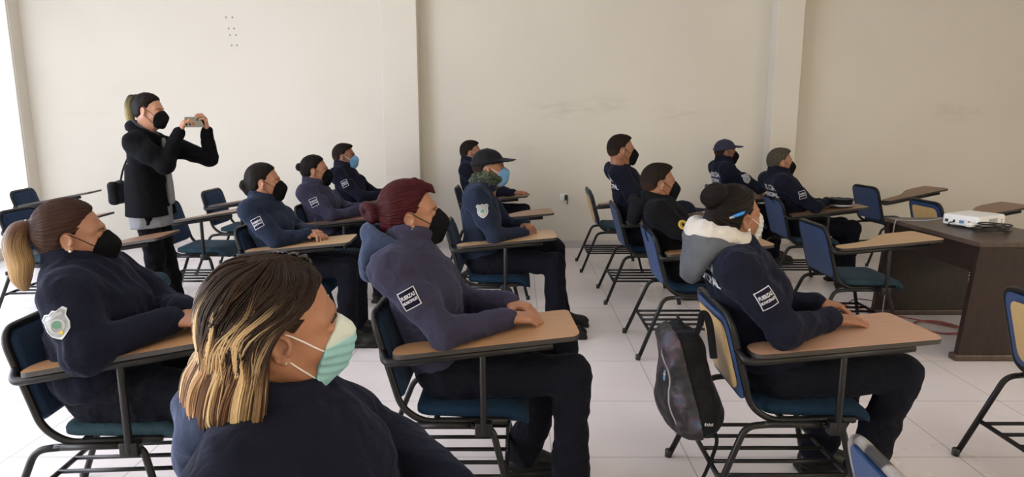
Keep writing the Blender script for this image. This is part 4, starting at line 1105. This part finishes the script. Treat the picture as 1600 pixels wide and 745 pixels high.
        if p.get('lining'):
            F = Fld(nb - (.20, .2, .2), nb + (.16, .2, .14), min(h, .006)); 
            F.torus(c + (.006, 0, .036), .083, .032, .02, rot=rotm(ry=p.get('hoodtilt', 24)), sx=1.15, flat=1.35)
            F.ell(c + (-.07, 0, .03), (.045, .085, .05), .03); F.ell(c + (.02, 0, .06), (.066, .055, .08), .015, 's')
            F.folds(.005, 77, 40)
            V, Fc = F.mesh(); g = G(); g.add(V, Fc, M[p['lining']]); g.build('hood_lining', root)
    if p['extra']: p['extra'](root, p, J, HT, bvh, jk)
    return root
def on_sleeve(kind, bvh, jk, J, p, t=.42, up=(-.25, 0, 1), name='sleeve_patch', nrm=(0, -1, .12), dx=0, **kw):
    a = J['sh'] * (1, -1, 1) + A3(p.get('shR', (0, 0, 0))); b = J['elR']; c = a + (b - a) * t + (dx, 0, 0)
    ax = (a - b) / np.linalg.norm(a - b)
    project(bvh, kind, c, nrm, tuple(ax) if up is None else up, name, jk)
def ex_patch(kind, **kw):
    def f(root, p, J, HT, bvh, jk): on_sleeve(kind, bvh, jk, J, p, up=kw.get('up'), **{k: v for k, v in kw.items() if k != 'up'})
    return f
def ex_back(z=-.10, y=0, w=.22, panel=False):
    def f(root, p, J, HT, bvh, jk):
        c = J['neck'] + (-.05, y, z); project(bvh, back_text(w, panel), c, (-1, 0, .12), (0, 0, 1), 'back_lettering', jk)
    return f
def ex_earring():
    def f(root, p, J, HT, bvh, jk):
        g = G(); c = HT @ Vector((-.004, -.085, -.036))
        lathe(g, [(.001, -.0045), (.004, -.003), (.0048, 0), (.004, .003), (.001, .0045)], M['pearl'], 10, Matrix.Translation(c)); g.build('earring', root)
    return f
def many(*fs):
    def f(*a):
        for q in fs: q(*a)
    return f

# ------------------------------------------------------------------ the people
def ex_clip(root, p, J, HT, bvh, jk):
    g = G(); tube(g, [HT @ Vector(v) for v in ((-.085, -.070, .022), (-.068, -.082, .030), (-.045, -.086, .036), (-.030, -.084, .040))], [.003, .006, .0065, .003], M['claw_blue'], 8)
    tube(g, [HT @ Vector(v) for v in ((-.088, -.068, .020), (-.076, -.079, .026))], [.004, .005], M['grey_pl'], 8); g.build('hair_clip', root)
def ex_gaiter(root, p, J, HT, bvh, jk):
    nb = J['neck']; F = Fld(nb - (.14, .14, .08), nb + (.16, .14, .14), .005); A = rotm(ry=12)
    for k in range(4): F.torus(nb + A @ A3((.010 + .012 * k, 0, .005 + .024 * k)), .070 - .001 * k, .019, .010, rot=rotm(ry=12 + 6 * k), sx=1.18, flat=1.1)
    F.ell(nb + (.10, 0, .045), (.03, .04, .04), .03); F.folds(.005, 4, 60, (1, 1, 2))
    V, Fc = F.mesh(); g = G(); g.add(V, Fc, M['camo']); g.build('neck_gaiter', root)
def ex_belt_device(root, p, J, HT, bvh, jk): pass

# red-haired woman, centre
person(-.60, 2.51, 0, 'seated woman with dyed red hair in a bun, black mask and faded navy hooded jacket', h=.0055, hh=.0025, hair='bunred', hairm='hair_red', skin='skin_tan', jkt='jkt_purple',
       hood='hood_navy', collar=.075, head=(.195, 0, 1.134), hs=1.02, hyaw=12, hpitch=-3, hroll=8, seed=3, curl=(28, 35, 25), g=1.03, armr=1.08,
       sh=(.145, .180, .960), elR=(.335, -.238, .737), wrR=(.560, -.115, .762), dR=(1, .10, -.02), elL=(.38, .21, .73), wrL=(.56, .05, .775), dL=(1, -.55, -.1), thigh=1.12, anR=(.80, -.115, .10), knR=(.80, -.115, .54), knL=(.77, .14, .55), anL=(.62, .13, .10), hemr=.078,
       extra=many(ex_patch(patch_rect(), t=.42, up=(-.55, 0, 1)), ex_earring(), ex_back(-.13, 0, .24)))
# hooded woman with the clip, right
person(.67, 2.52, 0, 'seated woman with black topknot, blue hair clip and navy jacket with white fleece hood', h=.0055, hh=.0025, hair='bunhigh', hairm='hair_black', skin='skin_mid', jkt='jkt_navy', mask='surg', maskm='mask_white',
       hood='grey_knit', lining='fleece', collar=.0, head=(.150, 0, 1.122), hs=.97, hyaw=24, hpitch=-5, hroll=5, seed=8, curl=(6, 14, 8), curlL=(30, 40, 30), armr=1.12, g=1.04, neck=(.120, 0, 1.025), hoodtilt=16,
       sh=(.120, .182, .955), elR=(.275, -.235, .742), wrR=(.500, -.085, .745), dR=(1, .10, -.08), elL=(.36, .21, .73), wrL=(.54, .12, .755), dL=(.9, -.3, -.1), thigh=1.12, knR=(.78, -.10, .53), anR=(.66, -.10, .10), knL=(.74, .14, .53), anL=(.60, .14, .10),
       extra=many(ex_patch(patch_rect(), t=.42, up=(-.55, 0, 1)), ex_clip, ex_back(-.11, 0, .24), ex_earring()))
# left seated woman
person(-1.80, 2.33, 0, 'seated woman at left with blonde-streaked ponytail, black mask and silver shield sleeve patch', h=.006, hh=.0027, hair='ponymid', hairm='hair_auburn', skin='skin_tan', jkt='jkt_navy', hs=1.02, head=(.235, 0, 1.082), hyaw=26, hroll=5, chest=(.275, 0, .82), waist=(.30, 0, .66),
       g=1.12, armr=1.28, belly=1.12, collar=.070, seed=12, sh=(.250, .190, .915), shR=(.065, 0, 0), elR=(.41, -.270, .745), wrR=(.600, -.10, .80), dR=(1, .10, 0), elL=(.40, .25, .75), wrL=(.58, .03, .805), dL=(.9, -.45, -.15), curl=(40, 50, 35), curlL=(45, 50, 35), thigh=1.2,
       pony=([(-.122, 0, .045), (-.150, 0, .030), (-.165, 0, -.02), (-.160, 0, -.08), (-.165, 0, -.135), (-.160, 0, -.175)], [.015, .026, .034, .034, .026, .008], 'pony_blonde'), tie='white_pl',
       extra=many(ex_patch(patch_shield(1.05), t=.45, up=(-.5, 0, 1)), ex_earring()))
# second row, left: three
person(-1.87, 4.38, 0, 'seated woman with a loose low bun, arms on a pale tablet, striped sleeve patch', h=.009, hh=.0042, hair='bunlow', hairm='hair_black', skin='skin_tan', jkt='jkt_blue', head=(.215, 0, 1.080), hyaw=12, collar=.04, seed=21, elR=(.34, -.21, .735), wrR=(.50, -.10, .75), dR=(1, .2, 0), wrL=(.51, -.03, .765), curl=(30, 40, 30), extra=ex_patch(patch_rect(), t=.42, up=(-.55, 0, 1)))
person(-1.86, 5.48, 0, 'seated woman with a tight bun between two colleagues, faded navy jacket, hands clasped', h=.009, hh=.0045, hair='bunmid', hairm='hair_black', skin='skin_tan', jkt='jkt_purple', head=(.21, 0, 1.075), hyaw=9, collar=.045, seed=23, elR=(.38, -.21, .735), wrR=(.60, -.08, .76), dR=(1, .2, 0), wrL=(.60, .0, .77), elL=(.4, .2, .735), curl=(35, 45, 30), extra=ex_patch(patch_rect(), t=.42, up=(-.45, 0, 1)))
person(-1.90, 6.62, 0, 'seated man with sky-blue surgical mask by the first column', h=.010, hh=.0045, male=True, hair='short', hairm='hair_short', skin='skin_brown', jkt='jkt_navy', mask='surg', maskm='mask_blue', head=(.20, 0, 1.130), shw=.20, g=1.05, hyaw=0, seed=25, elR=(.40, -.25, .76), wrR=(.62, -.10, .76), dR=(1, .2, 0), elL=(.42, .24, .75), wrL=(.62, .03, .77), extra=ex_patch(patch_rect(), t=.42, up=(-.45, 0, 1)))
# behind and with the black cap
person(-.72, 6.98, 0, 'seated man with short dark hair mostly hidden behind the black cap, hand on tablet', h=.010, hh=.0045, male=True, hair='crew', hairm='hair_short', skin='skin_mid', jkt='jkt_navy', mask='surg', maskm='mask_white', head=(.235, 0, 1.15), shw=.195, seed=31, hyaw=0, elR=(.42, -.22, .76), wrR=(.66, -.16, .755), dR=(1, 0, 0), curl=(8, 15, 10), elL=(.42, .24, .74), wrL=(.60, .1, .75))
person(-.56, 4.56, 0, 'seated man in a black baseball cap, pale blue mask and green camouflage neck gaiter', h=.008, hh=.0038, male=True, hair='buzz', hairm='hair_short', skin='skin_mid', jkt='jkt_blue', mask='surg', maskm='mask_blue', cap='bag_black', head=(.365, 0, 1.158), hs=1.0, hyaw=-4, neck=(.315, 0, 1.055), sh=(.285, .195, .985), chest=(.29, 0, .86), waist=(.30, 0, .69), collar=.03, seed=33, g=1.05, armr=1.1, elR=(.41, -.235, .735), wrR=(.59, -.09, .725), dR=(.6, .9, -.3), curl=(40, 40, 30), elL=(.46, .23, .74), wrL=(.60, .05, .77), dL=(.5, -.9, -.1),
       knR=(.80, -.12, .53), anR=(.82, -.12, .10), knL=(.82, .13, .58), anL=(.86, .15, .10), thigh=1.1, hemr=.075, extra=many(ex_patch(patch_shield(1.0, True), t=.36, up=(-.1, 0, 1)), ex_gaiter))
# men to the right
person(.71, 5.57, 0, 'seated man with cropped hair and white back lettering nearest the socket', h=.010, hh=.0042, male=True, hair='crew', hairm='hair_short', skin='skin_mid', jkt='jkt_navy', head=(.140, 0, 1.237), hs=1.02, shw=.205, chest=(.19, 0, .90), collar=.03, g=1.12, armr=1.1, hyaw=4, seed=41, elR=(.28, -.26, .77), wrR=(.48, -.10, .76), extra=ex_back(-.16, -.02, .24))
person(.75, 4.29, 0, 'seated man in black hooded jacket with a round yellow sleeve patch', h=.008, hh=.0038, male=True, hair='short', hairm='hair_short', skin='skin_mid', jkt='jkt_black', trs='trs_black', head=(.150, 0, 1.085), hs=1.0, shw=.19, hood='jkt_black', hoodtilt=10, hoodz=-.02, hoodr=.92, collar=.03, hyaw=4, seed=43, g=1.06, armr=1.1, elR=(.36, -.235, .735), wrR=(.56, -.12, .745), dR=(1, .1, 0), extra=ex_patch(patch_round(.036), t=.50, nrm=(-.15, -1, .45), dx=.02, up=(-.3, 0, 1)))
person(1.93, 7.02, 0, 'seated man in a navy baseball cap with silver shield sleeve patch, against the wall', h=.010, hh=.0042, male=True, hair='buzz', hairm='hair_short', skin='skin_brown', jkt='jkt_navy', cap='jkt_purple', head=(.22, 0, 1.152), shw=.205, g=1.08, hyaw=-2, collar=.07, seed=47, elR=(.50, -.25, .80), wrR=(.62, -.05, .77), extra=many(ex_patch(patch_shield(1.1, False), t=.55, up=(-.3, 0, 1), nrm=(0, -1, .3)), ex_back(-.16, -.03, .20, True)))
person(2.20, 6.00, 0, 'seated man with greying hair and white lettering on his navy back', h=.009, hh=.0042, male=True, hair='short', hairm='hair_grey', skin='skin_tan', jkt='jkt_navy', head=(.13, 0, 1.111), shw=.20, g=1.06, hyaw=0, hpitch=0, collar=.065, seed=53, elR=(.36, -.25, .74), wrR=(.52, -.10, .77), extra=many(ex_patch(patch_rect(), t=.50, up=(-.3, 0, 1)), ex_back(-.15, -.03, .20)))

# blonde woman in the foreground
def long_hair(root, p, HT, ho):
    rs = np.random.RandomState(5); c0 = np.array((-.014, 0, .032)); rad = np.array((.094, .073, .085))
    def hp(az, el, off):
        a, e = R(az), R(el); d = np.array((math.cos(a) * math.cos(e), math.sin(a) * math.cos(e), math.sin(e))); return c0 + d * (rad + off)
    g = G(); cols = []; n = 3
    for side in (-1, 1):
        for lk in range(190 if side < 0 else 70):
            sL = min(1, max(0, rs.rand() * 1.06 - .03)); layL = rs.rand(); hL = rs.rand(); wL = rs.normal() * .012; flL = rs.normal() * .007; jL = [rs.normal() for _ in range(6)]; LL = rs.normal() * .010; dL = .7 + .9 * rs.rand()
            for k in range(18):
                jit = lambda q: rs.normal() * q
                s = min(1, max(0, sL + jit(.012))); off = .006 + .018 * layL + jit(.0015)
                az3 = np.interp(s, [0, .5, 1], [105, 136, 178]) + jL[3] * 3 + jit(1.2)
                P = [hp(side * np.interp(s, [0, .5, 1], [14, 60, 170]), np.interp(s, [0, .4, .75, 1], [50, 76, 82, 66]), off * .6),
                     hp(side * np.interp(s, [0, .5, 1], [40, 90, 172]) + jL[0] * 3 + jit(1.2), np.interp(s, [0, 1], [40, 45]), off + .002),
                     hp(side * np.interp(s, [0, .5, 1], [70, 110, 174]) + jL[1] * 3 + jit(1.2), np.interp(s, [0, 1], [20, 12]), off + .006),
                     hp(side * np.interp(s, [0, .5, 1], [97, 128, 176]) + jL[2] * 3 + jit(1.2), np.interp(s, [0, 1], [0, -16]), off + .012)]
                base = hp(side * az3, -34, off + .028); xy = np.array((base[0], base[1])); u = xy / np.linalg.norm(xy); L = np.interp(s, [0, .5, 1], [-.150, -.178, -.172]) + LL + jit(.004)
                P.append(base); fl = flL + jit(.0015)
                for zz, ex in ((-.085, .008), (-.130, .015)): P.append(np.array((xy[0] + u[0] * (ex + fl) + wL * .5 * ex * 40, xy[1] + u[1] * (ex + fl), zz)))
                P.append(np.array((xy[0] + u[0] * (.012 + fl) + wL + .016 * (1 - s), xy[1] + u[1] * (.014 + fl), L)))
                pts = smoothpath([Vector(q) for q in P], 4); m = len(pts)
                rads = [.0016 * (1 if t < .85 else max(.25, (1 - t) / .15)) for t in np.linspace(0, 1, m)]
                tube(g, [HT @ q for q in pts], rads, M['strands'], 3, caps=False)
                h1 = hL + jit(.08); start = np.interp(h1, [0, .4, 1], [.095, .035, -.04]) + .030 * (s - .3); dk = np.array((.022, .012, .009)) * (dL + jit(.12))
                bl = (np.array((.58, .41, .23)) if h1 < .42 else np.array((.36, .21, .11)) if h1 < .72 else np.array((.13, .065, .038))) * (1 + jit(.10))
                if s < .15: bl = bl * .6; start -= .02
                bl2 = bl * np.array((1.25, 1.35, 1.45))
                for q in pts:
                    t = min(1, max(0, (start - q.z) / .07)); t = t * t * (3 - 2 * t); t2 = min(1, max(0, (-.05 - q.z) / .08)); cc = np.clip(dk * (1 - t) + (bl * (1 - t2) + bl2 * t2) * t, 0, 1)
                    cols += [[*cc, 1]] * 3
    g.build('hair_strands', ho, attrs={'sc': ('FLOAT_COLOR', np.array(cols))})
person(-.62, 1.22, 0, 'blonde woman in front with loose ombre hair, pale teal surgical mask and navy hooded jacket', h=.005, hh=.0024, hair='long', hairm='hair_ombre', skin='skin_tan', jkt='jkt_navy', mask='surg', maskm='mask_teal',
       hood='hood_navy', collar=.05, head=(.175, -.01, 1.105), hs=1.05, hyaw=27, hpitch=3, hroll=12, seed=71, g=1.08, armr=1.12, neck=(.13, 0, .965), hoodz=-.03, sh=(.135, .19, .885), elR=(.30, -.235, .735), wrR=(.50, -.12, .74), hoodtilt=18, strands=long_hair, famp=.005)

# ------------------------------------------------------------------ standing woman taking a picture
def ex_standing(root, p, J, HT, bvh, jk):
    # flared open coat below the waist, grey shirt hem, collar and lapel
    F = Fld((-.24, -.26, .72), (.28, .26, 1.20), .008)
    def skirt(x, y, z):
        t = np.clip((1.20 - z) / .45, 0, 1); ax = .125 + .045 * t; ay = .165 + .035 * t
        return (np.sqrt(((x - .0) / ax) ** 2 + (y / ay) ** 2) - 1) * .13
    F.op(skirt, (-.22, -.25, .76), (.24, .25, 1.18), .01, 'u')
    F.folds(.006, 5, 16, (1, 1, .25))
    F.fn(lambda f, x, y, z: np.maximum(np.maximum(f, .80 - z + 0 * x), z - 1.17 + 0 * x))
    F.fn(lambda f, x, y, z: np.maximum(f, .004 + 0 * x - np.maximum(np.abs(y + .01) - .030 * np.clip((1.25 - z) / .3, .4, 1.3), -(x - .06))))
    V, Fc = F.mesh(); g = G(); g.add(V, Fc, M['jkt_wool']); g.build('coat_skirt', root)
    F = Fld((-.24, -.26, .62), (.28, .26, 1.38), .009)
    F.op(lambda x, y, z: (np.sqrt(((x - .0) / .140) ** 2 + (y / .170) ** 2) - 1) * .12, (-.2, -.2, .64), (.2, .2, .95), .01, 'u'); F.fn(lambda f, x, y, z: np.maximum(f, z - .86 + 0 * x)); F.cone((.125, .01, 1.34), (.145, .01, .90), .022, .026, .02)
    F.folds(.004, 6, 20, (1, 1, .4)); F.fn(lambda f, x, y, z: np.maximum(np.maximum(f, .715 + .06 * x - z), z - 1.36 + 0 * x))
    V, Fc = F.mesh(); g = G(); g.add(V, Fc, M['grey_shirt']); g.build('shirt', root)
    F = Fld((-.16, -.18, 1.24), (.24, .18, 1.56), .006)
    F.torus(J['neck'] + (.0, 0, -.004), .080, .020, .02, rot=rotm(ry=32), sx=1.3, flat=2.2); F.cone(J['neck'] + (.10, .03, -.08), J['neck'] + (.135, .05, -.20), .022, .012, .03); F.cone(J['neck'] + (.10, -.03, -.08), J['neck'] + (.135, -.05, -.20), .022, .012, .03); F.folds(.003, 8, 30)
    V, Fc = F.mesh(); g = G(); g.add(V, Fc, M['jkt_wool']); g.build('collar', root)
    F = Fld((-.16, -.18, 1.24), (.24, .18, 1.56), .006)
    F.torus(J['neck'] + (.01, 0, .022), .062, .014, .02, rot=rotm(ry=32), sx=1.4, flat=1.6)
    V, Fc = F.mesh(); g = G(); g.add(V, Fc, M['lapel']); g.build('inner_collar', root)
person_st = person(-2.68, 4.86, 8, 'standing woman in a black coat with a ponytail, photographing with a phone', h=.008, hh=.0038, stand=True, zhem=1.05, hair='ponyhigh', hairm='hair_black', skin='skin_light', jkt='jkt_wool', trs='trs_black', heel=True, maskm='mask_black',
       pelvis=(0, 0, .88), waist=(.0, 0, 1.02), chest=(.0, 0, 1.22), neck=(.0, 0, 1.395), head=(.055, 0, 1.545), hs=.97, sh=(-.01, .165, 1.335), hpitch=6, hyaw=-6,
       elR=(.20, -.21, 1.17), wrR=(.27, -.085, 1.385), dR=(.35, .25, 1), bR=(-.8, -.5, .3), elL=(.40, .10, 1.20), wrL=(.41, .075, 1.40), dL=(.1, -.3, 1), bL=(.9, .3, .1), curl=(45, 55, 35), curlL=(40, 50, 35), hip=(0, .085, .86),
       knR=(.03, -.085, .49), anR=(.02, -.085, .13), knL=(.04, .09, .49), anL=(.10, .10, .13), thigh=1.0, hemr=.045, collar=0, armr=1.14, g=.98, seed=61, zcuff=.10,
       pony=([(-.108, 0, .085), (-.130, 0, .080), (-.145, 0, .03), (-.140, 0, -.04), (-.130, 0, -.10), (-.125, 0, -.135)], [.014, .020, .026, .026, .020, .006], 'pony_gold'), extra=ex_standing)
ph = empty('phone', (-2.68, 4.86, 0), R(8), 'phone held up sideways by the standing woman', 'phone')
g = G(); loft(g, roundpoly([(-.075, -.037), (.075, -.037), (.075, .037), (-.075, .037)], .01), [(.002, -.004), (0, -.002), (0, .002), (.002, .004)], M['grey_pl'], None)
T = Matrix.Translation((.355, .005, 1.465)) @ Matrix.Rotation(R(38), 4, 'Z') @ Matrix.Rotation(R(90), 4, 'X')
o = g.build('case', ph, angle=40); o.matrix_local = T
g = G(); box(g, (-.070, -.033, .0041), (.070, .033, .0046), M['glass_dark']); o2 = g.build('screen', ph, smooth=False); o2.matrix_local = T
bg = empty('shoulder_bag', (-2.68, 4.86, 0), R(8), 'small black bag at the back of the standing woman', 'bag')
g = G(); F = Fld((-.30, -.14, .84), (-.1, .14, 1.12), .007); F.rbox((-.215, 0, .965), (.035, .09, .085), .03, .01); F.folds(.003, 2, 25); V, Fc = F.mesh(); g.add(V, Fc, M['bag_black']); g.build('pouch', bg)
g = G(); tube(g, smoothpath([(-.215, .07, 1.04), (-.19, .10, 1.15), (-.10, .12, 1.33), (-.03, .10, 1.42), (.07, .05, 1.33), (.12, -.02, 1.22)], 6), .007, M['bag_black'], 8, flat=.5); g.build('shoulder_strap', bg)

# ------------------------------------------------------------------ backpack and the two caps left on tablets
bp = empty('backpack', (.655, 2.47, .50), 0, 'dark patterned backpack hanging behind the yellow-backed chair of the hooded woman', 'backpack')
A = rotm(ry=-15)
def bag_base(F, e=0):
    F.rbox((0, 0, 0), (.075 + e, .125 + e, .205 + e), .06, .02, rot=A)
    F.ell(A @ A3((.0, 0, -.10)), (.105 + e, .150 + e, .130 + e), .05, rot=A)
    F.ell(A @ A3((-.055, 0, -.06)), (.075 + e, .115 + e, .150 + e), .04, rot=A)
F = Fld((-.26, -.22, -.30), (.22, .22, .30), .006); bag_base(F); F.folds(.006, 31, 22); F.folds(.002, 32, 60)
V, Fc = F.mesh(); g = G(); g.add(V, Fc, M['bag_black']); bgb = g.build('body', bp); bvb = BVHTree.FromPolygons([Vector(v) for v in V], Fc.tolist())
F = Fld((-.28, -.22, -.30), (.22, .22, .30), .006); bag_base(F, .006); F.folds(.006, 31, 22); F.folds(.002, 32, 60)
F.fn(lambda f, x, y, z: np.maximum(f, (x * math.cos(R(15)) - z * math.sin(R(-15)) * 1.0) * .9 + .012 + 0 * y))
V, Fc = F.mesh(); g = G(); g.add(V, Fc, M['galaxy']); g.build('front_panel', bp)
g = G(); tube(g, smoothpath([tuple(A @ A3(q)) for q in ((.03, -.03, .19), (.02, -.03, .235), (.02, .03, .235), (.03, .03, .19))], 6), .008, M['bag_black'], 8, flat=.6); g.build('handle', bp)
g = G(); tube(g, smoothpath([tuple(A @ A3(q)) for q in ((.04, -.08, .17), (.07, -.12, .24), (.085, -.135, .285), (.10, -.13, .24), (.09, -.12, .10))], 8), .014, M['bag_black'], 8, flat=.35); g.build('strap', bp)
g = G(); tube(g, smoothpath([tuple(A @ A3(q)) for q in ((.03, -.10, -.17), (.03, -.13, -.22))] + [(.05, -.15, -.30), (.02, -.14, -.40), (.03, -.13, -.485)], 6), .009, M['bag_black'], 8, flat=.35); g.build('strap', bp)
g = G(); zp = [bvb.ray_cast(Vector((-.30, y, z)), Vector((1, 0, 0)), .5)[0] for y, z in zip(np.linspace(-.10, -.08, 14), np.linspace(-.15, .14, 14))]
zp = [q + Vector((-.008, 0, 0)) for q in zp if q is not None]
if len(zp) > 2: tube(g, zp, .0035, M['grey_pl'], 6); g.build('zip', bp)
pc = []
for k in range(5): pc.append((*grid2(-.016 + k * .007, -.0115 + k * .007, -.003, .003 + .002 * (k % 2 == 0), 1, 1), 'thread_white', .002))
pc.append((*grid2(-.017, .018, -.006, -.0045, 4, 1), 'thread_white', .002))
project(bvb, pc, (.045, -.14, -.125), (.1, -1, .1), (.12, 0, 1), 'logo_mark', bgb)
pc = [(*grid2(-.006, .006, -.02, .02, 1, 2), 'mask_blue', .008), (*grid2(-.006, .006, .0, .008, 1, 1), 'thread_white', .009)]
project(bvb, pc, (-.11, -.06, .03), (-1, -.5, 0), (0, 0, 1), 'fabric_tag', bgb)
cp = empty('baseball_cap', (1.36, 5.47, .732), R(-3), 'dark baseball cap lying on a tablet beyond the man with the yellow patch', 'cap')
V, Fc = cap_mesh(.0042); V = (V - (0, 0, .028)) * (1, 1, .95); g = G(); g.add(V, Fc, M['jkt_navy']); g.build('crown', cp)
pk = empty('patrol_cap', (2.83, 5.87, .731), R(178), 'black peaked cap lying on the brown tablet of the grey-haired man', 'cap')
F = Fld((-.14, -.13, -.01), (.20, .13, .13), .004)
F.op(lambda x, y, z: np.maximum(np.sqrt((x / 1.1) ** 2 + y * y) - (.088 + .25 * np.clip(z - .035, 0, .05)), np.abs(z - .036) - .036), (-.13, -.12, 0), (.13, .12, .08), .012, 'u'); F.folds(.003, 3, 30)
V, Fc = F.mesh(); g = G(); g.add(V, Fc, M['bag_black']); g.build('crown', pk)
g = G(); poly = [(.07 + .0, -.085), (.12, -.070), (.155, -.035), (.165, 0), (.155, .035), (.12, .070), (.07, .085), (.09, .04), (.097, 0), (.09, -.04)]
loft(g, poly, [(0, 0), (0, .004)], M['shoe'], lambda V: np.stack([V[:, 0], V[:, 1], V[:, 2] + .014 + (V[:, 0] - .08) * .42], 1)); g.build('visor', pk)
g = G(); tube(g, [(.098 * math.cos(t) * 1.0, .091 * math.sin(t), .014) for t in np.linspace(0, 2 * PI, 32, endpoint=False)], .0055, M['grey_pl'], 6, flat=1.6, closed=True); g.build('hat_band', pk)

# ------------------------------------------------------------------ light and camera
def area(name, loc, rot, sx, sy, e, col):
    l = bpy.data.lights.new(name, 'AREA'); l.shape = 'RECTANGLE'; l.size = sx; l.size_y = sy; l.energy = e; l.color = col
    o = bpy.data.objects.new(name, l); COL.objects.link(o); o.location = loc; o.rotation_euler = rot; return o
w = bpy.data.worlds.new('World'); SC.world = w; w.use_nodes = True
w.node_tree.nodes['Background'].inputs[0].default_value = (.75, .85, 1, 1); w.node_tree.nodes['Background'].inputs[1].default_value = .3
for px_, py_ in ((-1.8, 1.2), (1.8, 1.2), (5.0, 1.2), (1.8, -1.6), (-1.8, -1.6), (-1.8, 4.6), (1.8, 4.6), (5.0, 4.6)):  # unseen ceiling fill lights, added to lift wall and floor brightness
    fx = empty('ceiling_fill_light', (px_, py_, ZC - .06), 0, 'added unseen ceiling fill light above the seats', 'lamp', 'added ceiling fill lights')
    g = G(); box(g, (-.62, -.12, 0), (.62, .12, .06), M['white_paint']); g.build('housing', fx, smooth=False)
    g = G(); box(g, (-.60, -.10, -.012), (.60, .10, 0), glowmat('fill_glow', FILL_S, FILL_C)); g.build('diffuser', fx, smooth=False)
cam = bpy.data.cameras.new('Camera'); co = bpy.data.objects.new('Camera', cam); COL.objects.link(co); SC.camera = co
cam.sensor_width = 36; cam.sensor_fit = 'HORIZONTAL'; cam.lens = 1050 / 1600 * 36
cam.shift_x = -10 / 1600
co.location = (0, 0, 1.48); co.rotation_euler = (R(80), 0, 0); cam.clip_start = .05
SC.view_settings.view_transform = 'Standard'; SC.view_settings.look = 'None'; SC.view_settings.gamma = 1; SC.view_settings.use_curve_mapping = False
SC.view_settings.exposure = EXPO
